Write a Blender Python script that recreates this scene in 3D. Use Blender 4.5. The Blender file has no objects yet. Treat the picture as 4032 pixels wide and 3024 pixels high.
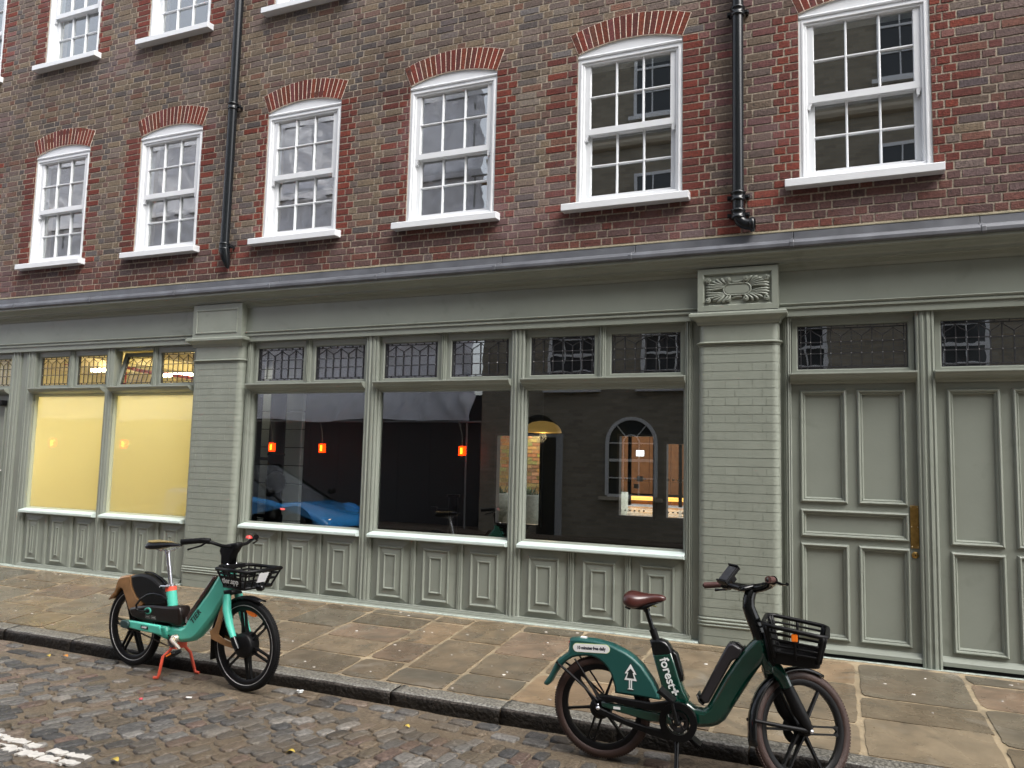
import bpy, bmesh, math, random
from mathutils import Vector, Matrix
R = math.radians
random.seed(7)
scene = bpy.context.scene
COL = scene.collection

# ------------------------------------------------------------------ camera
def make_camera():
    yaw, pitch, roll, f = 0.407103634, 0.0964421208, 0.0248299733, 3125.63
    cp, sp, c, s = math.cos(pitch), math.sin(pitch), math.cos(yaw), math.sin(yaw)
    fwd = Vector((-s*cp, c*cp, sp)); right = Vector((c, s, 0)); up = right.cross(fwd)
    r2 = math.cos(roll)*right + math.sin(roll)*up
    u2 = -math.sin(roll)*right + math.cos(roll)*up
    cd = bpy.data.cameras.new('camera'); cam = bpy.data.objects.new('camera', cd); COL.objects.link(cam)
    m = Matrix((r2, u2, -fwd)).transposed().to_4x4()
    m.translation = Vector((0, -7.0, 1.51))
    cam.matrix_world = m
    cd.sensor_width = 36; cd.lens = f/4032*36; cd.clip_end = 500; cd.clip_start = 0.05
    scene.camera = cam
make_camera()

# ------------------------------------------------------------------ sky, sun, exposure
SUN_EL, SUN_AZ = R(52), R(62)      # azimuth measured from -Y towards +X
w = bpy.data.worlds.new('World'); scene.world = w; w.use_nodes = True
nt = w.node_tree; nt.nodes.clear()
sky = nt.nodes.new('ShaderNodeTexSky'); sky.sky_type = 'NISHITA'; sky.sun_disc = False
sky.sun_elevation = SUN_EL; sky.air_density = 1.0; sky.dust_density = 4.0; sky.ozone_density = 1.0
hsv = nt.nodes.new('ShaderNodeHueSaturation'); hsv.inputs['Saturation'].default_value = 0.36
bg = nt.nodes.new('ShaderNodeBackground'); bg.inputs['Strength'].default_value = 0.15
out = nt.nodes.new('ShaderNodeOutputWorld')
nt.links.new(sky.outputs[0], hsv.inputs['Color']); nt.links.new(hsv.outputs[0], bg.inputs[0]); nt.links.new(bg.outputs[0], out.inputs[0])
sd = Vector((math.sin(SUN_AZ)*math.cos(SUN_EL), -math.cos(SUN_AZ)*math.cos(SUN_EL), math.sin(SUN_EL)))
sky.sun_rotation = math.atan2(sd.x, sd.y)
sl = bpy.data.lights.new('sun', 'SUN'); sl.energy = 1.2; sl.angle = R(40); sl.color = (1.0, 0.97, 0.93)
so = bpy.data.objects.new('sun', sl); COL.objects.link(so)
so.rotation_euler = sd.to_track_quat('Z', 'Y').to_euler()
scene.view_settings.view_transform = 'Standard'; scene.view_settings.look = 'None'
scene.view_settings.exposure = 1.5; scene.view_settings.gamma = 1.0
scene.view_settings.use_curve_mapping = False
scene.cycles.max_bounces = 8; scene.cycles.diffuse_bounces = 4; scene.cycles.glossy_bounces = 4
scene.cycles.transmission_bounces = 8; scene.cycles.transparent_max_bounces = 16
scene.cycles.sample_clamp_indirect = 6.0

# ------------------------------------------------------------------ materials
MATS = {}
def mat(name, col=(.5,.5,.5), rough=.5, metal=0.0, noise=0.0, nscale=20.0, bump=0.0, bscale=60.0, attr=False,
        spec=0.5, emit=None, estr=0.0, coat=0.0, rvar=0.0, stain=None):
    if name in MATS: return MATS[name]
    m = bpy.data.materials.new(name); m.use_nodes = True
    n = m.node_tree.nodes; l = m.node_tree.links; b = n['Principled BSDF']
    b.inputs['Roughness'].default_value = rough; b.inputs['Metallic'].default_value = metal
    b.inputs['Specular IOR Level'].default_value = spec
    if coat: b.inputs['Coat Weight'].default_value = coat; b.inputs['Coat Roughness'].default_value = .08
    tc = n.new('ShaderNodeTexCoord')
    if attr:
        a = n.new('ShaderNodeAttribute'); a.attribute_name = 'Col'; src = a.outputs['Color']
    else:
        c = n.new('ShaderNodeRGB'); c.outputs[0].default_value = (*col, 1); src = c.outputs[0]
    if noise:
        t = n.new('ShaderNodeTexNoise'); t.inputs['Scale'].default_value = nscale; t.inputs['Detail'].default_value = 6
        l.new(tc.outputs['Object'], t.inputs['Vector'])
        r = n.new('ShaderNodeMapRange'); r.inputs[1].default_value = .25; r.inputs[2].default_value = .75
        r.inputs[3].default_value = 1-noise; r.inputs[4].default_value = 1+noise
        l.new(t.outputs[0], r.inputs[0])
        x = n.new('ShaderNodeVectorMath'); x.operation = 'SCALE'
        l.new(src, x.inputs[0]); l.new(r.outputs[0], x.inputs['Scale']); src = x.outputs[0]
    if stain:
        for sc_, c_, lo_, hi_ in stain:
            ts = n.new('ShaderNodeTexNoise'); ts.inputs['Scale'].default_value = sc_; ts.inputs['Detail'].default_value = 8; ts.inputs['Distortion'].default_value = 1.2
            l.new(tc.outputs['Object'], ts.inputs['Vector'])
            rs = n.new('ShaderNodeMapRange'); rs.inputs[1].default_value = lo_; rs.inputs[2].default_value = hi_; rs.inputs[4].default_value = .75
            mm_ = n.new('ShaderNodeMix'); mm_.data_type = 'RGBA'
            l.new(ts.outputs[0], rs.inputs[0]); l.new(rs.outputs[0], mm_.inputs[0]); l.new(src, mm_.inputs[6]); mm_.inputs[7].default_value = (*c_, 1); src = mm_.outputs[2]
    l.new(src, b.inputs['Base Color'])
    if rvar:
        t2 = n.new('ShaderNodeTexNoise'); t2.inputs['Scale'].default_value = 3.0; t2.inputs['Detail'].default_value = 5
        l.new(tc.outputs['Object'], t2.inputs['Vector'])
        r2 = n.new('ShaderNodeMapRange'); r2.inputs[1].default_value = .35; r2.inputs[2].default_value = .65
        r2.inputs[3].default_value = max(.05, rough-rvar); r2.inputs[4].default_value = rough+rvar
        l.new(t2.outputs[0], r2.inputs[0]); l.new(r2.outputs[0], b.inputs['Roughness'])
    if bump:
        t3 = n.new('ShaderNodeTexNoise'); t3.inputs['Scale'].default_value = bscale; t3.inputs['Detail'].default_value = 6
        l.new(tc.outputs['Object'], t3.inputs['Vector'])
        bp = n.new('ShaderNodeBump'); bp.inputs['Strength'].default_value = bump; bp.inputs['Distance'].default_value = .01
        l.new(t3.outputs[0], bp.inputs['Height']); l.new(bp.outputs[0], b.inputs['Normal'])
    if emit:
        b.inputs['Emission Color'].default_value = (*emit, 1); b.inputs['Emission Strength'].default_value = estr
    MATS[name] = m
    return m

PAINT = mat('sage_paint', (.207,.225,.192), .30, noise=.07, nscale=2.5, stain=[(3.5,(.135,.145,.12),.60,.85)], bump=.06, bscale=35)
PAINTB = mat('sage_masonry_paint', (.217,.236,.198), .36, noise=.08, nscale=5, stain=[(6,(.15,.16,.13),.60,.85)], bump=.12, bscale=40)
SILLP = mat('sky_lit_sill_paint', (.48,.56,.53), .35, noise=.05, nscale=8)  # sage lightened: sky light on the sill tops is put into the colour
WHITE = mat('white_gloss_paint', (.62,.64,.66), .30, noise=.03, nscale=8)
LEAD = mat('sheet_lead', (.095,.100,.112), .45, metal=.15, noise=.3, nscale=5, bump=.15, bscale=12, rvar=.12)
CAME = mat('lead_came', (.05,.05,.055), .4, metal=.5)
PIPE = mat('black_pipe_paint', (.010,.012,.014), .18, spec=.25, coat=.25, bump=.05)
BRICK = mat('brick', attr=True, stain=[(30,(.035,.028,.028),.60,.70),(1.0,(.17,.115,.12),.55,.80),(.7,(.055,.040,.042),.60,.85)], rough=.88, noise=.42, nscale=42, bump=.7, bscale=90, spec=.25)
STONE = mat('setts', attr=True, stain=[(.9,(.105,.080,.052),.50,.72),(26,(.20,.18,.15),.60,.75)], rough=.50, noise=.55, spec=.35, nscale=45, bump=.9, bscale=70, rvar=.16)
FLAG = mat('flagstone', attr=True, stain=[(1.3,(.135,.095,.060),.54,.76),(3.1,(.088,.074,.054),.54,.70),(2.2,(.21,.19,.155),.60,.78)], rough=.27, noise=.30, nscale=5, bump=.35, bscale=14, rvar=.14)
KERB = mat('granite', attr=True, rough=.6, noise=.85, nscale=60, spec=.18, bump=1.6, bscale=40, rvar=.15)
BRASS = mat('aged_brass', (.42,.27,.09), .34, metal=1, noise=.3, nscale=25)
BLACK = mat('black_plastic', (.0045,.0045,.005), .40, spec=.2, bump=.1, bscale=200)
GLOSSB = mat('black_gloss', (.004,.0045,.005), .2, spec=.25, coat=.25)
RUBBER = mat('black_rubber', (.007,.007,.0075), .6, spec=.15, bump=.3, bscale=150)
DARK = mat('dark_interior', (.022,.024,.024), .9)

def glass_mat(name, lo=.16, tint=(.93,.95,.94), wav=0.0, wsc=3.0):
    m = bpy.data.materials.new(name); m.use_nodes = True
    n = m.node_tree.nodes; l = m.node_tree.links; n.clear()
    o = n.new('ShaderNodeOutputMaterial'); mx = n.new('ShaderNodeMixShader')
    tr = n.new('ShaderNodeBsdfTransparent'); tr.inputs[0].default_value = (*tint, 1)
    gl = n.new('ShaderNodeBsdfGlossy'); gl.inputs['Roughness'].default_value = 0.0
    gl.inputs['Color'].default_value = (1,1,1,1)
    lw = n.new('ShaderNodeLayerWeight'); lw.inputs['Blend'].default_value = .5
    p = n.new('ShaderNodeMath'); p.operation = 'POWER'; p.inputs[1].default_value = 4.0
    a = n.new('ShaderNodeMapRange'); a.inputs[3].default_value = lo; a.inputs[4].default_value = 1.0
    l.new(lw.outputs['Facing'], p.inputs[0]); l.new(p.outputs[0], a.inputs[0])
    l.new(a.outputs[0], mx.inputs[0]); l.new(tr.outputs[0], mx.inputs[1]); l.new(gl.outputs[0], mx.inputs[2])
    if wav:
        tc = n.new('ShaderNodeTexCoord'); t = n.new('ShaderNodeTexNoise'); t.inputs['Scale'].default_value = wsc; t.inputs['Detail'].default_value = 1
        bp = n.new('ShaderNodeBump'); bp.inputs['Strength'].default_value = wav; bp.inputs['Distance'].default_value = .01
        l.new(tc.outputs['Object'], t.inputs[0]); l.new(t.outputs[0], bp.inputs['Height']); l.new(bp.outputs[0], gl.inputs['Normal'])
    l.new(mx.outputs[0], o.inputs[0]); MATS[name] = m
    return m
GLASS = glass_mat('window_glass_clear', .12, wav=.015, wsc=1.5)
GLASSU = glass_mat('window_glass_upper', .20, wav=.03, wsc=2.0)
GLASSF = glass_mat('leaded_fanlight_glass', .17, (.80,.82,.82), wav=.03, wsc=7)

GLASSL = glass_mat('lit_fanlight_glass', .05, (.96,.95,.90), wav=.03, wsc=7)
def frosted():
    m = bpy.data.materials.new('frosted_film_glass'); m.use_nodes = True
    n = m.node_tree.nodes; l = m.node_tree.links; n.clear()
    o = n.new('ShaderNodeOutputMaterial'); a = n.new('ShaderNodeMixShader'); a.inputs[0].default_value = .10
    t = n.new('ShaderNodeBsdfTranslucent'); t.inputs[0].default_value = (.95,.92,.70,1)
    d = n.new('ShaderNodeBsdfDiffuse'); d.inputs[0].default_value = (.5,.5,.42,1)
    g = n.new('ShaderNodeBsdfGlossy'); g.inputs[1].default_value = .02
    a2 = n.new('ShaderNodeMixShader'); a2.inputs[0].default_value = .15
    l.new(t.outputs[0], a.inputs[1]); l.new(d.outputs[0], a.inputs[2]); l.new(a.outputs[0], a2.inputs[1]); l.new(g.outputs[0], a2.inputs[2])
    l.new(a2.outputs[0], o.inputs[0]); return m
FROST = frosted()

# ------------------------------------------------------------------ mesh helpers
class MB:
    def __init__(s): s.v = []; s.f = []; s.c = []; s.col = None; s.sm = []
    def add(s, vs, fs, smooth=False):
        o = len(s.v); s.v += [tuple(p) for p in vs]
        for f in fs: s.f.append(tuple(o+i for i in f)); s.c.append(s.col); s.sm.append(smooth)
    def box(s, x0, x1, y0, y1, z0, z1):
        vs = [(x0,y0,z0),(x1,y0,z0),(x1,y1,z0),(x0,y1,z0),(x0,y0,z1),(x1,y0,z1),(x1,y1,z1),(x0,y1,z1)]
        s.add(vs, [(0,3,2,1),(4,5,6,7),(0,1,5,4),(1,2,6,5),(2,3,7,6),(3,0,4,7)])
    def quad(s, a, b, c, d): s.add([a,b,c,d], [(0,1,2,3)])
    def ring(s, x0, x1, z0, z1, prof, y=0.0):
        # mitred moulding frame in the XZ plane; prof = [(inset, dy)] from outside to inside, -Y faces the street
        for (i0, a), (i1, b) in zip(prof, prof[1:]):
            p = [(x0+i0,y+a,z0+i0),(x1-i0,y+a,z0+i0),(x1-i0,y+a,z1-i0),(x0+i0,y+a,z1-i0)]
            q = [(x0+i1,y+b,z0+i1),(x1-i1,y+b,z0+i1),(x1-i1,y+b,z1-i1),(x0+i1,y+b,z1-i1)]
            for k in range(4):
                m_ = (k+1) % 4; s.add([p[k],p[m_],q[m_],q[k]], [(0,1,2,3)])
    def face(s, x0, x1, z0, z1, y): s.quad((x0,y,z0),(x1,y,z0),(x1,y,z1),(x0,y,z1))
    def exx(s, prof, x0, x1, caps=True):       # profile [(y,z)] swept along X
        n = len(prof); vs = [(x0,y,z) for y,z in prof] + [(x1,y,z) for y,z in prof]
        fs = [(i, (i+1)%n, n+(i+1)%n, n+i) for i in range(n)]
        if caps: fs += [tuple(range(n-1,-1,-1)), tuple(range(n,2*n))]
        s.add(vs, fs)
    def exz(s, prof, z0, z1, caps=True, smooth=False):       # profile [(x,y)] swept along Z
        n = len(prof); vs = [(x,y,z0) for x,y in prof] + [(x,y,z1) for x,y in prof]
        s.add(vs, [(i, (i+1)%n, n+(i+1)%n, n+i) for i in range(n)], smooth)
        if caps: s.add(vs, [tuple(range(n-1,-1,-1)), tuple(range(n,2*n))])
    def prism(s, pts, y0, y1, bev=0.0):                 # polygon in XZ, swept along Y
        n = len(pts)
        def inset(d):
            r = []
            ar = sum(pts[i][0]*pts[(i+1)%n][1]-pts[(i+1)%n][0]*pts[i][1] for i in range(n))
            sg = 1 if ar > 0 else -1
            for i in range(n):
                a, b, c = Vector(pts[i-1]), Vector(pts[i]), Vector(pts[(i+1)%n])
                e1 = (b-a).normalized(); e2 = (c-b).normalized()
                n1 = Vector((-e1.y, e1.x))*sg; n2 = Vector((-e2.y, e2.x))*sg
                k = n1+n2; k = k/max(.5, k.length_squared/2) if k.length > 1e-6 else n1
                r.append((b.x+k.x*d, b.y+k.y*d))
            return r
        rows = []
        if bev > 0:
            ip, ih = inset(bev), inset(bev*.3)
            rows = [(ip,y0),(ih,y0+bev*.3),(pts,y0+bev),(pts,y1-bev),(ih,y1-bev*.3),(ip,y1)]
        else: rows = [(pts,y0),(pts,y1)]
        vs = []
        for pp, y in rows: vs += [(x,y,z) for x,z in pp]
        k = len(rows)
        s.add(vs, [(r*n+i, r*n+(i+1)%n, (r+1)*n+(i+1)%n, (r+1)*n+i) for r in range(k-1) for i in range(n)], bev > 0)
        s.add(vs, [tuple(range(n)), tuple((k-1)*n+i for i in range(n-1,-1,-1))])
    def tube(s, pts, r, seg=10, caps=True, closed=False, flat=None):
        pts = [Vector(p) for p in pts]; n = len(pts)
        rr = r if isinstance(r, (list, tuple)) else [r]*n
        vs = []; up = None
        for i in range(n):
            if closed: t = (pts[(i+1)%n]-pts[i-1])
            else: t = (pts[min(i+1,n-1)]-pts[max(i-1,0)])
            t.normalize()
            if up is None:
                up = Vector((0,0,1)) if abs(t.z) < .9 else Vector((0,1,0))
            up = (up - t*up.dot(t)); up.normalize(); sd_ = t.cross(up)
            for k in range(seg):
                a = 2*math.pi*k/seg
                ru = rr[i]*(flat if flat else 1)
                vs.append(pts[i] + up*math.cos(a)*ru + sd_*math.sin(a)*rr[i])
        m_ = n if closed else n-1
        fs = [(i*seg+k, i*seg+(k+1)%seg, ((i+1)%n)*seg+(k+1)%seg, ((i+1)%n)*seg+k) for i in range(m_) for k in range(seg)]
        s.add(vs, fs, True)
        if caps and not closed: s.add(vs, [tuple(range(seg-1,-1,-1)), tuple((n-1)*seg+k for k in range(seg))])
    def lathe(s, prof, c=(0,0,0), seg=32, axis='Z', arc=None, smooth=True):
        # prof [(radius, height)] around axis
        n = len(prof); vs = []
        for k in range(seg):
            a = 2*math.pi*k/seg
            for r_, h in prof:
                ca, sa = r_*math.cos(a), r_*math.sin(a)
                if axis == 'Z': p = (c[0]+ca, c[1]+sa, c[2]+h)
                elif axis == 'Y': p = (c[0]+ca, c[1]+h, c[2]+sa)
                else: p = (c[0]+h, c[1]+ca, c[2]+sa)
                vs.append(p)
        fs = [(k*n+i, k*n+i+1, ((k+1)%seg)*n+i+1, ((k+1)%seg)*n+i) for k in range(seg) for i in range(n-1)]
        s.add(vs, fs, smooth)
    def build(s, name, m, parent=None, norm=True, weld=False):
        me = bpy.data.meshes.new(name); me.from_pydata(s.v, [], s.f)
        if any(c is not None for c in s.c):
            at = me.color_attributes.new('Col', 'FLOAT_COLOR', 'CORNER')
            flat = []
            for p, c in zip(me.polygons, s.c):
                c = c or (.5,.5,.5); flat += [c[0],c[1],c[2],1.0]*p.loop_total
            at.data.foreach_set('color', flat)
        me.polygons.foreach_set('use_smooth', s.sm)
        if weld or norm:
            bm = bmesh.new(); bm.from_mesh(me)
            if weld: bmesh.ops.remove_doubles(bm, verts=bm.verts, dist=weld if weld is not True else 1e-4)
            if norm: bmesh.ops.recalc_face_normals(bm, faces=bm.faces)
            bm.to_mesh(me); bm.free()
        for mm in (m if isinstance(m, (list, tuple)) else [m]): me.materials.append(mm)
        o = bpy.data.objects.new(name, me); COL.objects.link(o)
        if parent: o.parent = parent
        return o
def tag(o, label=None, cat=None, group=None, kind=None):
    if label: o['label'] = label
    if cat: o['category'] = cat
    if group: o['group'] = group
    if kind: o['kind'] = kind
    return o
def empty(name, loc=(0,0,0), rz=0, label=None, cat=None, group=None):
    o = bpy.data.objects.new(name, None); COL.objects.link(o); o.location = loc; o.rotation_euler = (0,0,rz)
    o.empty_display_size = .2
    return tag(o, label, cat, group)
def bevel(o, wd=.003, seg=2):
    b = o.modifiers.new('bevel', 'BEVEL'); b.width = wd; b.segments = seg; b.limit_method = 'ANGLE'; b.angle_limit = R(40)
    return o
KIDS = {}
def copy_tree(o, parent=None, loc=None):
    kids = [c for c in list(bpy.data.objects) if c.parent == o]
    c = o.copy(); COL.objects.link(c); c.parent = parent
    if loc is not None: c.location = loc
    for ch in kids: copy_tree(ch, c)
    return c
def text_mesh(name, body, size, m, parent, mat4, depth=.0006, space=1.0, bold=0.0, sx=1.0):
    cu = bpy.data.curves.new(name, 'FONT'); cu.body = body; cu.size = size; cu.extrude = depth; cu.space_character = space
    cu.offset = bold; cu.align_x = 'CENTER'; cu.align_y = 'CENTER'; cu.resolution_u = 4
    t = bpy.data.objects.new(name+'_curve', cu); COL.objects.link(t)
    dg = bpy.context.evaluated_depsgraph_get(); me = bpy.data.meshes.new_from_object(t.evaluated_get(dg))
    bpy.data.objects.remove(t); me.name = name
    me.transform(mat4 @ Matrix.Diagonal((sx,1,1,1)))
    me.materials.clear(); me.materials.append(m)
    o = bpy.data.objects.new(name, me); COL.objects.link(o); o.parent = parent
    return o
def lerp(a, b, t): return a+(b-a)*t
def arcpts(cx, cz, r, a0, a1, n): return [(cx+r*math.cos(R(lerp(a0,a1,i/n))), cz+r*math.sin(R(lerp(a0,a1,i/n)))) for i in range(n+1)]

# ================================================================== THE BRICK BUILDING
BLD = empty('brick_building', (0,0,0), 0, 'long brown and red brick building with white sash windows over a sage green shopfront', 'building')
WALL_Y = .05
XL, XR = -13.4, 3.3
WINX = [-12.13, -10.18, -8.245, -6.22, -4.31, -2.42, -.39, 1.58]
WW = 1.02
def arch_z(dx, base):           # intrados height above the spring for dx in 0..WW
    t = (dx/WW-.5)*2; return base + .082*(1-t*t)
OPEN = []                      # (x0, x1, z0, z_spring)
for x in WINX:
    OPEN.append((x, x+WW, 3.93, 5.485)); OPEN.append((x, x+WW, 6.72, 8.28))
TOPZ = 9.6

from mathutils import noise as NZ
def NZM(x, z): return 1+.30*NZ.noise(Vector((x*.45,z*.6,4)))+.16*NZ.noise(Vector((x*1.6,z*1.4,9)))
def wall_cols():
    m = MB(); C = .0745; z = 3.40; row = 0
    mort = (.30,.255,.20)
    while z < TOPZ:
        zc = z+C/2
        cuts = [(o[0], o[1], o) for o in OPEN if zc > o[2]-.0 and zc < o[3]+.09]
        x = XL - random.random()*.02 - (0 if row % 2 else .17); k = row % 2
        while x < XR:
            L = .105 if k % 2 else .215
            k += 1
            a, b = x+.005, x+L-.005+.0; x += L+.0
            segs = [(a, b)]
            for o0, o1, o in cuts:
                ns = []
                for p, q in segs:
                    if q <= o0 or p >= o1: ns.append((p, q)); continue
                    if zc > o[3]:
                        mid = min(max((p+q)/2, o0), o1)
                        if z > arch_z(mid-o0, o[3])-.01: ns.append((p, q)); continue
                    if p < o0: ns.append((p, o0-.001))
                    if q > o1: ns.append((o1+.001, q))
                segs = ns
            for p, q in segs:
                if q-p < .02: continue
                xc = (p+q)/2
                # colour by position
                red = False
                for o in OPEN:
                    if o[2] < zc < o[3]+.02:
                        d = o[0]-xc if xc < o[0] else (xc-o[1] if xc > o[1] else 9)
                        if d < (.235 if row % 2 else .125)+.02: red = True
                u = random.random()
                if red:
                    c = random.choice([(.150,.032,.022),(.120,.030,.023),(.175,.038,.023),(.10,.034,.029),(.14,.044,.036)])
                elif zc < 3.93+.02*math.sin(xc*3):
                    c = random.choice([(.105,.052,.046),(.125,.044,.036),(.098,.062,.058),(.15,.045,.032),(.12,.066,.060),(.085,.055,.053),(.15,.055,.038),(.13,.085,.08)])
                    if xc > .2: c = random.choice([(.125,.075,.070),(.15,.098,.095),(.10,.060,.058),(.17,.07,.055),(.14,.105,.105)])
                elif -1.25 < xc < -.40 or (xc > .9 and u < .35):
                    c = random.choice([(.135,.050,.048),(.11,.060,.062),(.10,.085,.062),(.155,.042,.036),(.12,.07,.068),(.085,.075,.066)])
                    if -1.1 < xc < -.7 and u < .55: c = random.choice([(.12,.105,.072),(.09,.083,.072)])
                else:
                    if u < .32: c = random.choice([(.195,.150,.098),(.175,.137,.096),(.215,.168,.112),(.155,.124,.088)])
                    elif u < .66: c = random.choice([(.125,.098,.088),(.15,.122,.108),(.115,.092,.086),(.17,.135,.12)])
                    elif u < .80: c = random.choice([(.082,.080,.085),(.070,.070,.078),(.095,.090,.088)])
                    elif u < .93: c = random.choice([(.15,.085,.072),(.125,.075,.068)])
                    else: c = (.17,.075,.05)
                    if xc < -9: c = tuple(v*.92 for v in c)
                pe = [o for o in ((-6.69, 3.62, 3.95), (-.80, 3.40, 3.95)) if abs(xc-o[0]) < .26 and o[1] < zc < o[2]]
                if pe and random.random() < .8: c = random.choice([(.26,.055,.035),(.22,.05,.036)])
                j = random.uniform(.76, 1.08); c = tuple(v*j for v in c)
                if random.random() < .035: c = tuple(lerp(v, .30, .25) for v in c)
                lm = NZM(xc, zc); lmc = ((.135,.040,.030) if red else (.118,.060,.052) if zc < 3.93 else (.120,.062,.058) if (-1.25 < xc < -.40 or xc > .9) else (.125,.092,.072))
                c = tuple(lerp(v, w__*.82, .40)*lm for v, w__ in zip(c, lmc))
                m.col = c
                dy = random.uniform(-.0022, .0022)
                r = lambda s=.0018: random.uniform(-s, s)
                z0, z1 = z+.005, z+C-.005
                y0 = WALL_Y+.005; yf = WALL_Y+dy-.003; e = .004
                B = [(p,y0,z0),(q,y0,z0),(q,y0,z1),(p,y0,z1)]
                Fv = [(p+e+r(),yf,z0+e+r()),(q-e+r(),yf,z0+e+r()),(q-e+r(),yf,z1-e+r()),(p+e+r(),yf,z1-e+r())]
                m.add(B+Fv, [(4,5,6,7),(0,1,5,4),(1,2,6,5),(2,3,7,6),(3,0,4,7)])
        z += C; row += 1
    # mortar bed, with the window openings left out, and the solid wall behind it
    m.col = mort
    xs = sorted(set([XL, XR] + [o[0] for o in OPEN] + [o[1] for o in OPEN]))
    for a, b in zip(xs, xs[1:]):
        isw = any(abs(a-x) < 1e-6 for x in WINX)
        y = WALL_Y+.002
        if not isw: m.face(a, b, 3.38, TOPZ, y)
        else:
            m.face(a, b, 3.38, 3.93, y)
            for (z0, z1) in ((5.485, 6.72), (8.28, TOPZ)):
                N = 10
                for i in range(N):
                    p, q = a+(b-a)*i/N, a+(b-a)*(i+1)/N
                    m.quad((p,y,arch_z(p-a, z0)+.004),(q,y,arch_z(q-a, z0)+.004),(q,y,z1),(p,y,z1))
            for z0, z1 in ((3.93,5.49),(6.72,8.29)):         # reveals
                m.quad((a,y,z0),(a,y+.3,z0),(a,y+.3,z1),(a,y,z1)); m.quad((b,y+.3,z0),(b,y,z0),(b,y,z1),(b,y+.3,z1))
                m.quad((a,y,z0),(b,y,z0),(b,y+.3,z0),(a,y+.3,z0)); m.quad((a,y+.3,z1+.09),(b,y+.3,z1+.09),(b,y,z1+.09),(a,y,z1+.09))
    m.quad((XL,.05,3.38),(XL,5,3.38),(XL,5,TOPZ),(XL,.05,TOPZ)); m.quad((XR,.05,0),(XR,5,0),(XR,5,TOPZ),(XR,.05,TOPZ))
    o = m.build('upper_wall', BRICK, BLD, norm=False)
    return o
wall_cols()

# rooms behind the upper windows
def room(name, x0, x1, y0, y1, z0, z1, m_, parent):
    r = MB()
    r.quad((x0,y1,z0),(x1,y1,z0),(x1,y1,z1),(x0,y1,z1)); r.quad((x0,y0,z0),(x1,y0,z0),(x1,y1,z0),(x0,y1,z0))
    r.quad((x0,y0,z1),(x1,y0,z1),(x1,y1,z1),(x0,y1,z1)); r.quad((x0,y0,z0),(x0,y1,z0),(x0,y1,z1),(x0,y0,z1))
    r.quad((x1,y0,z0),(x1,y1,z0),(x1,y1,z1),(x1,y0,z1))
    return r.build(name, m_, parent, norm=False)
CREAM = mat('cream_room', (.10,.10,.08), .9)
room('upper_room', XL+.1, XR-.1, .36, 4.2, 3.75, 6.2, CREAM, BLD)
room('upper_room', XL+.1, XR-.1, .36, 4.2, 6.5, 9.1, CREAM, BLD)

# rubbed brick arch over one window, origin at the spring-left corner of the opening
def make_arch():
    m = MB(); n = 19
    # arc through the intrados; voussoirs are splayed towards a centre below
    r_ = (WW*WW/4+.082**2)/(2*.082); cz = .082-r_; half = math.asin(WW/2/r_)
    spl = 1.55   # the splay of the joints is stronger than the arc's own radius
    def pt(t, h):      # t -1..1 along, h height above the intrados
        a = t*half; x = WW/2 + r_*math.sin(a); z = cz + r_*math.cos(a)
        k = t*.36
        return (x + h*math.sin(k), z + h*math.cos(k)*(1-.05*abs(t)))
    y0, yf = WALL_Y+.03, WALL_Y-.006
    m.col = (.85,.74,.62)
    P = [pt(-1+2*i/24, -.001) for i in range(25)] + [pt(1-2*i/24, .232) for i in range(25)]
    m.prism(P, yf+.0012, y0)
    for i in range(n):
        t0, t1 = -1+2*i/n, -1+2*(i+1)/n; g = .0062
        m.col = tuple(v*random.uniform(.7,.9) for v in random.choice([(.145,.034,.023),(.17,.042,.026),(.12,.036,.028),(.15,.05,.04)]))
        a, b, c, d = pt(t0+g, .0), pt(t1-g, .0), pt(t1-g, .230), pt(t0+g, .230)
        m.add([(a[0],yf,a[1]),(b[0],yf,b[1]),(c[0],yf,c[1]),(d[0],yf,d[1]),(a[0],y0,a[1]),(b[0],y0,b[1]),(c[0],y0,c[1]),(d[0],y0,d[1])],
              [(0,1,2,3),(0,4,5,1),(1,5,6,2),(2,6,7,3),(3,7,4,0)])
    return m
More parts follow.
